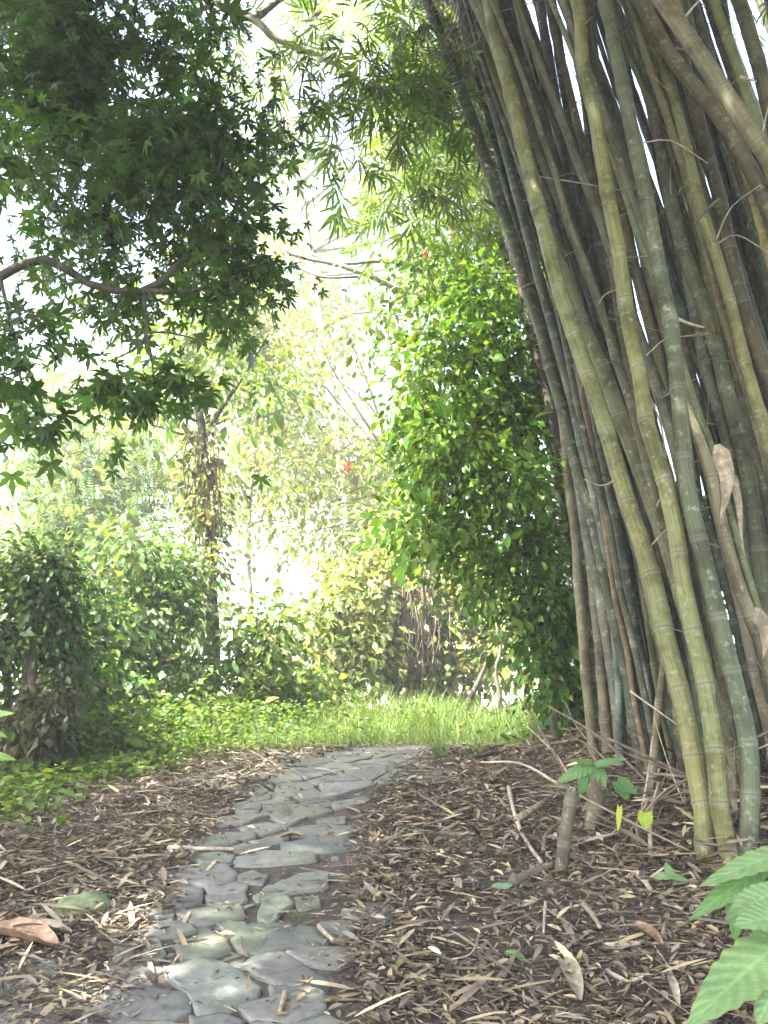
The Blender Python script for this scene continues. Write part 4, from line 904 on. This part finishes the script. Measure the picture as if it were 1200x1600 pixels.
# ------------------------------------------------------------------ small plants
def big_leaf(root, base, tip, wid, up=(0, 0, 1), heart=True, color=(0.12, 0.22, 0.07), droop=0.12, name="leaf"):
    base = np.asarray(base, float); tip = np.asarray(tip, float); L = np.linalg.norm(tip - base); d = (tip - base) / L
    s = norm(np.cross(d, np.asarray(up, float))); nv = np.cross(s, d)
    nu, nvn = 49, 19; V = []
    for i in range(nu):
        t = i / (nu - 1)
        w_ = wid * (math.sin(math.pi * min(1, (t * 0.93 + 0.07)) ** 0.62) ** 0.85) * (1 + 0.05 * math.sin(t * 40)) + 0.0005
        for j in range(nvn):
            u = (j / (nvn - 1)) * 2 - 1
            back = -0.16 * L * (abs(u) ** 1.5) * (1 - t) ** 6 if heart else 0
            z = nv * (0.10 * wid * abs(u) * 1.2 - droop * L * (t - 0.25) ** 2 - 0.10 * wid * u * u + 0.05 * wid * math.sin(t * 50.3 - abs(u) * 9.4) * (0.3 + abs(u) * 0.5))
            V.append(base + d * (t * L + back) + s * u * w_ + z)
    i = np.arange(nu - 1)[:, None] * nvn; j = np.arange(nvn - 1)[None]
    Qs = np.stack([i + j, i + j + 1, i + nvn + j + 1, i + nvn + j], -1).reshape(-1, 4)
    V = np.array(V); col = np.tile(np.array(color), (len(V), 1)); mid = (np.arange(len(V)) % nvn) == nvn // 2; col[mid] *= 1.35
    tt = np.repeat(np.linspace(0, 1, nu), nvn); uu = np.abs(np.tile(np.linspace(-1, 1, nvn), nu)); vein = np.abs(((tt * 8 - uu * 1.5) % 1) - 0.5) < 0.11
    col[vein & ~mid] *= 1.22; col *= np.exp(rng.normal(size=(len(V), 1)) * 0.06); col[(uu > 0.93) & (rng.random(len(V)) < 0.25)] *= np.array((1.3, 0.7, 0.5))
    return mesh_obj(name, V, Qs, M['leaf_big'], root, col, True)
def plant(label, root_pt, specs, stem_r=0.006, cat="seedling", group=None, name="seedling"):
    rp = np.asarray(root_pt, float); e = empty(name, rp, label, cat, group); bag = Bag()
    for (b, t, wd, col, up) in specs:
        midp = rp + (np.asarray(b) - rp) * 0.5 + np.array((0, 0, 0.12 * np.linalg.norm(np.asarray(b) - rp)))
        bag.tube(smooth_line([rp - (0, 0, .02), midp, b], 8), np.linspace(stem_r, stem_r * .5, 8), 5, (0.10, 0.15, 0.06))
        big_leaf(e, b, t, wd, up, True, col)
    bag.build("stem", M['leaf_big'], e); return e
LG = (0.135, 0.225, 0.10)
Yn = 2.55
rp = P(1235, 1560, 2.6); rp[2] = h(rp[0], rp[1])
plant("broad-leaved green seedling with a large drooping leaf at the near right corner", rp, [
  (P(1215,1475,2.55), P(1072,1596,2.35), 0.072, LG, (-.5, -.9, .9)),
  (P(1205,1395,2.7), P(1135,1435,2.6), 0.042, LG, (0, -1, .8)),
  (P(1235,1430,2.6), P(1150,1440,2.45), 0.055, LG, (0, -.8, 1)),
  (P(1185,1360,2.9), P(1078,1432,2.75), 0.036, (0.11, 0.21, 0.08), (-.3, -1, .8)),
  (P(1230,1330,2.9), P(1095,1376,2.75), 0.042, LG, (0, -.7, 1)),
  (P(1150,1390,2.95), P(1150,1470,2.85), 0.035, (0.10, 0.2, 0.07), (0, -1, .3)),
  (P(1220,1520,2.5), P(1185,1600,2.4), 0.05, LG, (0, -1, .5))], 0.008)
def gp(px, py): return G(px, py)
r2 = gp(935, 1265)
Y2 = r2[1]
plant("seedling with pale green lobed leaves in front of the blue-green culm", r2, [
  (P(925,1195,Y2), P(868,1222,Y2 - .1), 0.05, (0.12, 0.22, 0.09), (0, -.8, 1)), (P(925,1192,Y2), P(888,1186,Y2 - .05), 0.03, (0.15, 0.24, 0.07), (0, -.6, 1)),
  (P(930,1195,Y2), P(980,1183,Y2 - .05), 0.035, (0.11, 0.22, 0.10), (0, -.6, 1)), (P(928,1200,Y2), P(905,1240,Y2 - .15), 0.055, (0.10, 0.21, 0.08), (0, -1, .5)),
  (P(965,1220,Y2), P(997,1240,Y2 - .08), 0.045, (0.10, 0.22, 0.09), (0, -1, .6)), (P(928,1198,Y2), P(945,1235,Y2 - .15), 0.05, (0.11, 0.22, 0.08), (0, -1, .6)), (P(965,1225,Y2), P(985,1252,Y2 - .08), 0.035, (0.10, 0.2, 0.08), (0, -1, .5))], 0.005)
r3 = gp(1000, 1330)
plant("small weed lifting one heart leaf coloured bright yellow-green as if lit", r3, [(P(1008,1270,r3[1]), P(1009,1298,r3[1] - .03), 0.036, (0.26, 0.36, 0.05), (0, -1, .1)), (P(968,1262,r3[1]), P(966,1300,r3[1] - .03), 0.014, (0.3, 0.36, 0.05), (0, -1, .1))], 0.003)  # heart leaf colour raised to carry the light on it
r4 = gp(1050, 1400)
plant("little low weed among the litter in front of the stumps", r4, [(r4 + (0, 0, .08), P(1018,1382,r4[1]) + (0, 0, .03), 0.022, LG, (0, -.7, 1)), (r4 + (0, 0, .08), P(1080,1384,r4[1]) + (0, 0, .02), 0.022, LG, (0, -.7, 1)), (r4 + (0, 0, .08), P(1045,1372,r4[1]) + (0, .03, .06), 0.02, LG, (0, -.9, 1))], 0.003)
r5 = gp(785, 1400)
plant("tiny bluish-green sprout beside the mossy log", r5, [(r5 + (0, 0, .04), P(768,1383,r5[1]), 0.018, (0.12, 0.22, 0.13), (0, -.7, 1)), (r5 + (0, 0, .04), P(802,1382,r5[1]), 0.018, (0.12, 0.22, 0.13), (0, -.7, 1))], 0.003)
r6 = gp(805, 1502)
plant("fresh green sprout lying flat in the litter near the curled sheaths", r6, [(r6 + (0, 0, .03), P(822,1500,r6[1]) + (0, -.03, .0), 0.014, (0.12, 0.22, 0.08), (0, -.7, 1)), (r6 + (0, 0, .03), P(790,1486,r6[1]), 0.01, (0.12, 0.22, 0.08), (0, -.7, 1))], 0.003)
r7 = gp(-30, 1190)
plant("bright lime-leaved plant poking in at the left edge below the dark bush", r7, [(P(-25,1120,4.9), P(22,1112,4.85), 0.04, (0.16, 0.27, 0.05), (0, -.7, 1)), (P(-30,1140,4.9), P(12,1150,4.85), 0.035, (0.14, 0.25, 0.05), (0, -.7, 1)), (P(-20,1180,4.9), P(25,1185,4.85), 0.035, (0.14, 0.25, 0.05), (0, -.7, 1))], 0.005)
def tuft(label, px, py, n, size, base=(0.09, 0.17, 0.04)):
    c = gp(px, py); az = rng.random(n) * 6.283; ln = rng.random(n) * 0.8
    D = np.stack([np.cos(az) * ln, np.sin(az) * ln, np.ones(n) * .7], -1)
    V, Fc, k = leaves(BLADE, rng.normal(size=(n, 3)) * (0.02, 0.02, 0), D, np.stack([-np.cos(az), -np.sin(az), np.full(n, .3)], -1), size * np.exp(rng.normal(size=n) * .3))
    o = mesh_obj("grass_tuft", V, Fc, M['grass'], None, np.repeat(tints(n, base), k, axis=0)); o.location = c; return tag(o, label, "grass tuft")
tuft("small grass tuft growing in a joint between the near flagstones", 468, 1438, 26, 0.07)
tuft("sparse grass tuft at the leafy edge left of the path", 262, 1315, 30, 0.10, (0.10, 0.13, 0.05))
tuft("leafy grass tuft in the middle of the far paving", 612, 1213, 26, 0.1)
tuft("thick pale grass tuft where the paving meets the right bank", 690, 1185, 90, 0.2, (0.11, 0.18, 0.045))
tuft("thin grass tuft under the far end of the pale twig", 745, 1180, 40, 0.16, (0.11, 0.18, 0.045))

# ------------------------------------------------------------------ fallen things on the ground
def lie(px, lift=0.012):
    return [G(x, y) + np.array((0, 0, lift)) for x, y in px]
def stick(label, px, wpx, mat, name="twig", lift=0.012, cat="twig", sides=7):
    pts = lie(px, lift) if not isinstance(px[0], np.ndarray) else px
    r = wpx / 2 * np.linalg.norm(pts[0] - CAM) / F
    return stem(name, label, cat, pts, r, mat, None, 0.6, sides)
stick("long pale curved twig lying below the bamboo bank", [(795,1238),(803,1275),(815,1310),(832,1338),(847,1358)], 7, M['twig_pale'], lift=.03)
stick("stout tan stick resting against the cut stump", [(808,1295),(835,1278),(866,1256)], 11, M['sheath'], "stick", .05, "stick")
stick("dark bent stick arching beside the cut stump", [(850,1342),(853,1320),(864,1306),(878,1298)], 8, M['twig_brown'], "stick", .04, "stick")
stick("mossy grey log half sunk in litter left of the cut stump", [(800,1392),(830,1376),(864,1362)], 17, M['bark'], "log", .03, "log")
stick("straight pale twig at the bottom edge among bamboo bits", [(752,1548),(768,1572),(790,1608)], 6, M['twig_pale'])
stick("pale twig lying across the left border of the path", [(262,1333),(300,1334),(366,1335)], 8, M['twig_pale'], lift=.025)
stick("brown twig pointing at the paving from the left litter", [(216,1389),(240,1386),(268,1381)], 8, M['twig_brown'])
stick("short blond bamboo splinter on the nearest flagstone", [(446,1566),(441,1582),(437,1596)], 9, M['sheath'], "bamboo_splinter", .028, "splinter")
stick("blond bamboo splinter on the flagstone edge right of the grass joint", [(499,1459),(508,1470),(521,1482)], 9, M['sheath'], "bamboo_splinter", .028, "splinter")
stick("cream bamboo chip lying level in the right foreground litter", [(946,1493),(975,1489),(1002,1488)], 10, M['twig_pale'], "bamboo_splinter", .03, "splinter")
stick("pale standing splinter beside the broken twigs in the right litter", [(912,1425),(925,1440),(938,1462)], 9, M['sheath'], "bamboo_splinter", .03, "splinter")
stick("whitish stick lying in front of the low weed", [(997,1376),(1008,1388),(1018,1402)], 10, M['twig_pale'], "stick", .03, "stick")
stick("thin grey twig standing among litter below the mossy log", [(853,1422),(851,1450),(850,1470)], 5, M['twig_pale'], lift=.03)
stick("thin pale twig right of the far flagstones", [(636,1358),(645,1372),(651,1388)], 5, M['twig_pale'])
stick("dark fallen branch along the foot of the grass on the right bank", [(735,1192),(775,1183),(835,1172)], 9, M['bark_dark'], "fallen_branch", .03, "branch")
stick("brown fallen branch pointing at the tan culm's foot", [(818,1190),(850,1176),(905,1166)], 8, M['twig_brown'], "fallen_branch", .05, "branch")
for k in range(46):                           # fine fallen twigs, thickest under the bamboo
    for _ in range(40):
        x0, y0 = rnd.uniform(0.35, 2.6), rnd.uniform(2.7, 6.6)
        if rnd.random() < 0.35 + 0.3 * min(x0, 2): break
    if k % 6 == 0: x0 = rnd.uniform(-2.2, -1.1); y0 = rnd.uniform(3.0, 5.0)
    a = rnd.uniform(0, 6.28); L = rnd.uniform(0.15, 0.5); up = rnd.uniform(0.01, 0.06) + (0.08 if rnd.random() < .2 else 0)
    q = []
    for t_ in (0, .5, 1):
        xx, yy_ = x0 + math.cos(a) * L * t_ + rnd.gauss(0, .015), y0 + math.sin(a) * L * t_ + rnd.gauss(0, .015)
        q.append(np.array((xx, yy_, float(h(xx, yy_)) + 0.012 + up * t_)))
    left = x0 < 0
    stem("twig", "fine dry twig lying in the leaf litter left of the path" if left else "fine dry twig lying in the leaf litter below the bamboo", "twig", q, rnd.uniform(.003, .0065), rnd.choice([M['twig_pale'], M['twig_brown'], M['sheath']]), "fine twigs left of the path" if left else "fine twigs below the bamboo", 0.5, 5)
# dead canes inside the clump
def cane(label, pts, r, mat=M['twig_pale']): return stem("dead_cane", label, "dead cane", pts, r, mat, None, 0.5, 6)
cane("thin pale cane slanting across the dark slate-grey culm", [P(985,1080,4.9), P(1020,1105,4.7), P(1062,1135,4.55)], 0.006)
cane("grey-green cane poking in from the right over the green culm", [P(1148,1186,4.3), P(1180,1172,4.2), P(1230,1150,4.1)], 0.006)
cane("pale level splinter caught high between the olive and dark culms", [P(838,275,5.2), P(900,285,5.1), P(970,297,5.0)], 0.006)
cane("pale vine strand drooping along the long yellow-green culm", [P(1010,610,4.55), P(1024,640,4.5), P(1035,675,4.5), P(1041,735,4.5), P(1036,765,4.5), P(1026,792,4.5)], 0.007)
cane("dry cane leaning up from the litter beside the low seedling", [P(1001,1275,5.0), P(1012,1215,5.0), P(1020,1150,5.0)], 0.009)
cane("brown cane running from the litter up to the front yellow-green culms", [P(960,1335,4.6), P(1000,1280,4.55), P(1040,1235,4.5), P(1080,1215,4.45)], 0.010, M['twig_brown'])
cane("crooked brown twig spreading low before the front culms", [P(1005,1255,4.6), P(1045,1245,4.5), P(1085,1232,4.4)], 0.007, M['twig_brown'])
cane("dead twig lying level across the culms at mid height", [P(1010,555,4.6), P(1040,530,4.6), P(1075,525,4.6), P(1105,520,4.6)], 0.005)
cane("bundled dry twig hanging off the bluish-green culm", [P(1052,495,4.6), P(1075,505,4.55), P(1100,512,4.5)], 0.012)
cane("short dark cane tilted before the olive culm at the upper right", [P(1085,352,4.3), P(1102,330,4.3), P(1124,310,4.3)], 0.008, M['bark_dark'])
cane("pale splinter pushed between the leaning culms near the top", [P(1072,25,3.9), P(1084,10,3.9), P(1100,-6,3.9)], 0.007)
cane("thin bright splinter stuck level right of the thick leaning culm", [P(1156,120,3.9), P(1170,124,3.9), P(1182,127,3.9)], 0.008)
for k in range(30):                           # dead canes and husks leaning about the feet of the clump
    x0, y0 = rnd.uniform(1.05, 2.4), rnd.uniform(4.2, 6.4); x0 += 0.05 * (y0 - 4)
    a = rnd.uniform(0, 6.28); L = rnd.uniform(0.3, 1.0); el = rnd.uniform(0.1, 1.2)
    b0 = np.array((x0, y0, float(h(x0, y0)) - 0.02)); e0 = b0 + L * np.array((math.cos(a) * math.cos(el), math.sin(a) * math.cos(el), math.sin(el)))
    e0[2] = max(e0[2], float(h(e0[0], e0[1])) + 0.03)
    stem("dead_cane", "dead cane leaning at a low slant about the feet of the bamboo", "dead cane", [b0, (b0 + e0) / 2 + np.array((rnd.gauss(0, .03), 0, rnd.gauss(.02, .03))), e0], rnd.uniform(.004, .013), rnd.choice([M['twig_pale'], M['twig_brown'], M['sheath'], M['sheath']]), "dead canes about the feet of the bamboo", 0.6, 6)
# sheaths, leaves and stones
def fallen_sheath(label, px, wid, mat, lift=0.03, name="fallen_sheath", cat="bamboo sheath"):
    pts = lie(px, lift); ln = smooth_line(pts, 14); n = 14
    T = norm(np.gradient(ln, axis=0)); s = norm(np.cross(T, np.array((0, 0, 1.0)))); wv = wid * np.sin(np.linspace(0.4, math.pi - 0.1, n)) ** 0.7
    V = np.array([ln + s * (k * wv)[:, None] + np.array((0, 0, 1.0)) * (0.6 * k * k * wv)[:, None] + rng.normal(size=(n, 3)) * wid * 0.02 for k in (-1, -.5, 0, .5, 1)]).transpose(1, 0, 2).reshape(-1, 3)
    i = np.arange(n - 1)[:, None] * 5; j = np.arange(4)[None]
    Qs = np.stack([i + j, i + j + 1, i + 6 + j, i + 5 + j], -1).reshape(-1, 4)
    V2 = V - (0, 0, 0.004)
    o = mesh_obj(name, np.vstack([V, V2]) - pts[0], np.vstack([Qs, Qs[:, ::-1] + len(V)]), mat, None, None, True); o.location = Vector(pts[0]); return tag(o, label, cat)
fallen_sheath("thick brown curled sheath standing out at the bottom of the right litter", [(880,1515),(895,1545),(908,1580)], 0.032, M['sheath'], .035)
fallen_sheath("reddish brown split sheath in the right litter below the weed", [(990,1458),(1010,1472),(1035,1490)], 0.03, M['sheath_red'], .035)
fallen_sheath("curled pale sheath ring in the litter near the cream chip", [(945,1530),(965,1545),(985,1552),(1008,1540)], 0.014, M['twig_pale'])
fallen_sheath("narrow blond sheath at the lowest right litter near the big leaf", [(1045,1535),(1055,1560),(1062,1590)], 0.014, M['twig_pale'])
fallen_sheath("broad orange-tan dry leaf lying at the left edge", [(-30,1470),(25,1475),(86,1492)], 0.075, M['sheath_red'], .03, "dry_leaf", "dry leaf")
fallen_sheath("sandy curled dry leaf just above the orange-tan one", [(20,1462),(60,1462),(110,1470)], 0.04, M['sheath'], .03, "dry_leaf", "dry leaf")
fallen_sheath("pinkish dry leaf on litter right of the far flagstones", [(625,1293),(650,1290),(672,1294)], 0.03, M['sheath_red'], .03, "dry_leaf", "dry leaf")
fallen_sheath("pale dry leaf lying on the middle flagstones", [(438,1318),(455,1314),(472,1315)], 0.025, M['sheath'], .03, "dry_leaf", "dry leaf")
def stone(label, px, py, rad, mat, name="stone"):
    c = G(px, py); bm = bmesh.new(); bmesh.ops.create_icosphere(bm, subdivisions=4, radius=1.0)
    for v in bm.verts:
        k = 1 + 0.12 * math.sin(v.co.x * 4 + 1) * math.sin(v.co.y * 3.3) + 0.06 * math.sin(v.co.z * 7 + v.co.x * 6)
        v.co = Vector((v.co.x * rad[0] * k, v.co.y * rad[1] * k, max(v.co.z, -0.4) * rad[2] * k))
    me = bpy.data.meshes.new(name); bm.to_mesh(me); bm.free(); me.materials.append(mat)
    for p in me.polygons: p.use_smooth = True
    o = bpy.data.objects.new(name, me); COL.objects.link(o); o.location = c; return tag(o, label, "stone")
stone("flat moss-green stone in the litter left of the path", 132, 1418, (0.12, 0.14, 0.055), M['moss_stone'])
stone("dark rounded log piece among the weeds below the creeper heap", 345, 1165, (0.10, 0.1, 0.09), M['bark_dark'])  # dark log piece shaped as a rounded lump
stone("small dark log piece in the weeds left of the rounded one", 262, 1145, (0.07, 0.08, 0.11), M['bark_dark'])  # second dark log piece, same lump shape

# ------------------------------------------------------------------ thin even air volume added to stand for background glare
bm = bmesh.new(); bmesh.ops.create_cube(bm, size=1.0)
for v in bm.verts:
    v.co = Vector((v.co.x * 3600, v.co.y * 3600 + 400, -40 + (v.co.z + 0.5) * 66))
me = bpy.data.meshes.new("haze"); bm.to_mesh(me); bm.free()
hm = bpy.data.materials.new("haze"); hm.use_nodes = True; t = hm.node_tree
t.nodes.remove(t.nodes["Principled BSDF"]); pv = t.nodes.new("ShaderNodeVolumePrincipled")
pv.inputs["Color"].default_value = (0.96, 0.98, 1.0, 1); pv.inputs["Density"].default_value = 0.0033; pv.inputs["Anisotropy"].default_value = 0.2
t.links.new(pv.outputs[0], t.nodes["Material Output"].inputs["Volume"]); me.materials.append(hm)
hz = bpy.data.objects.new("haze", me); COL.objects.link(hz); tag(hz, "thin even veil of air added to stand for glare over the far trees", "haze", None, 'stuff')
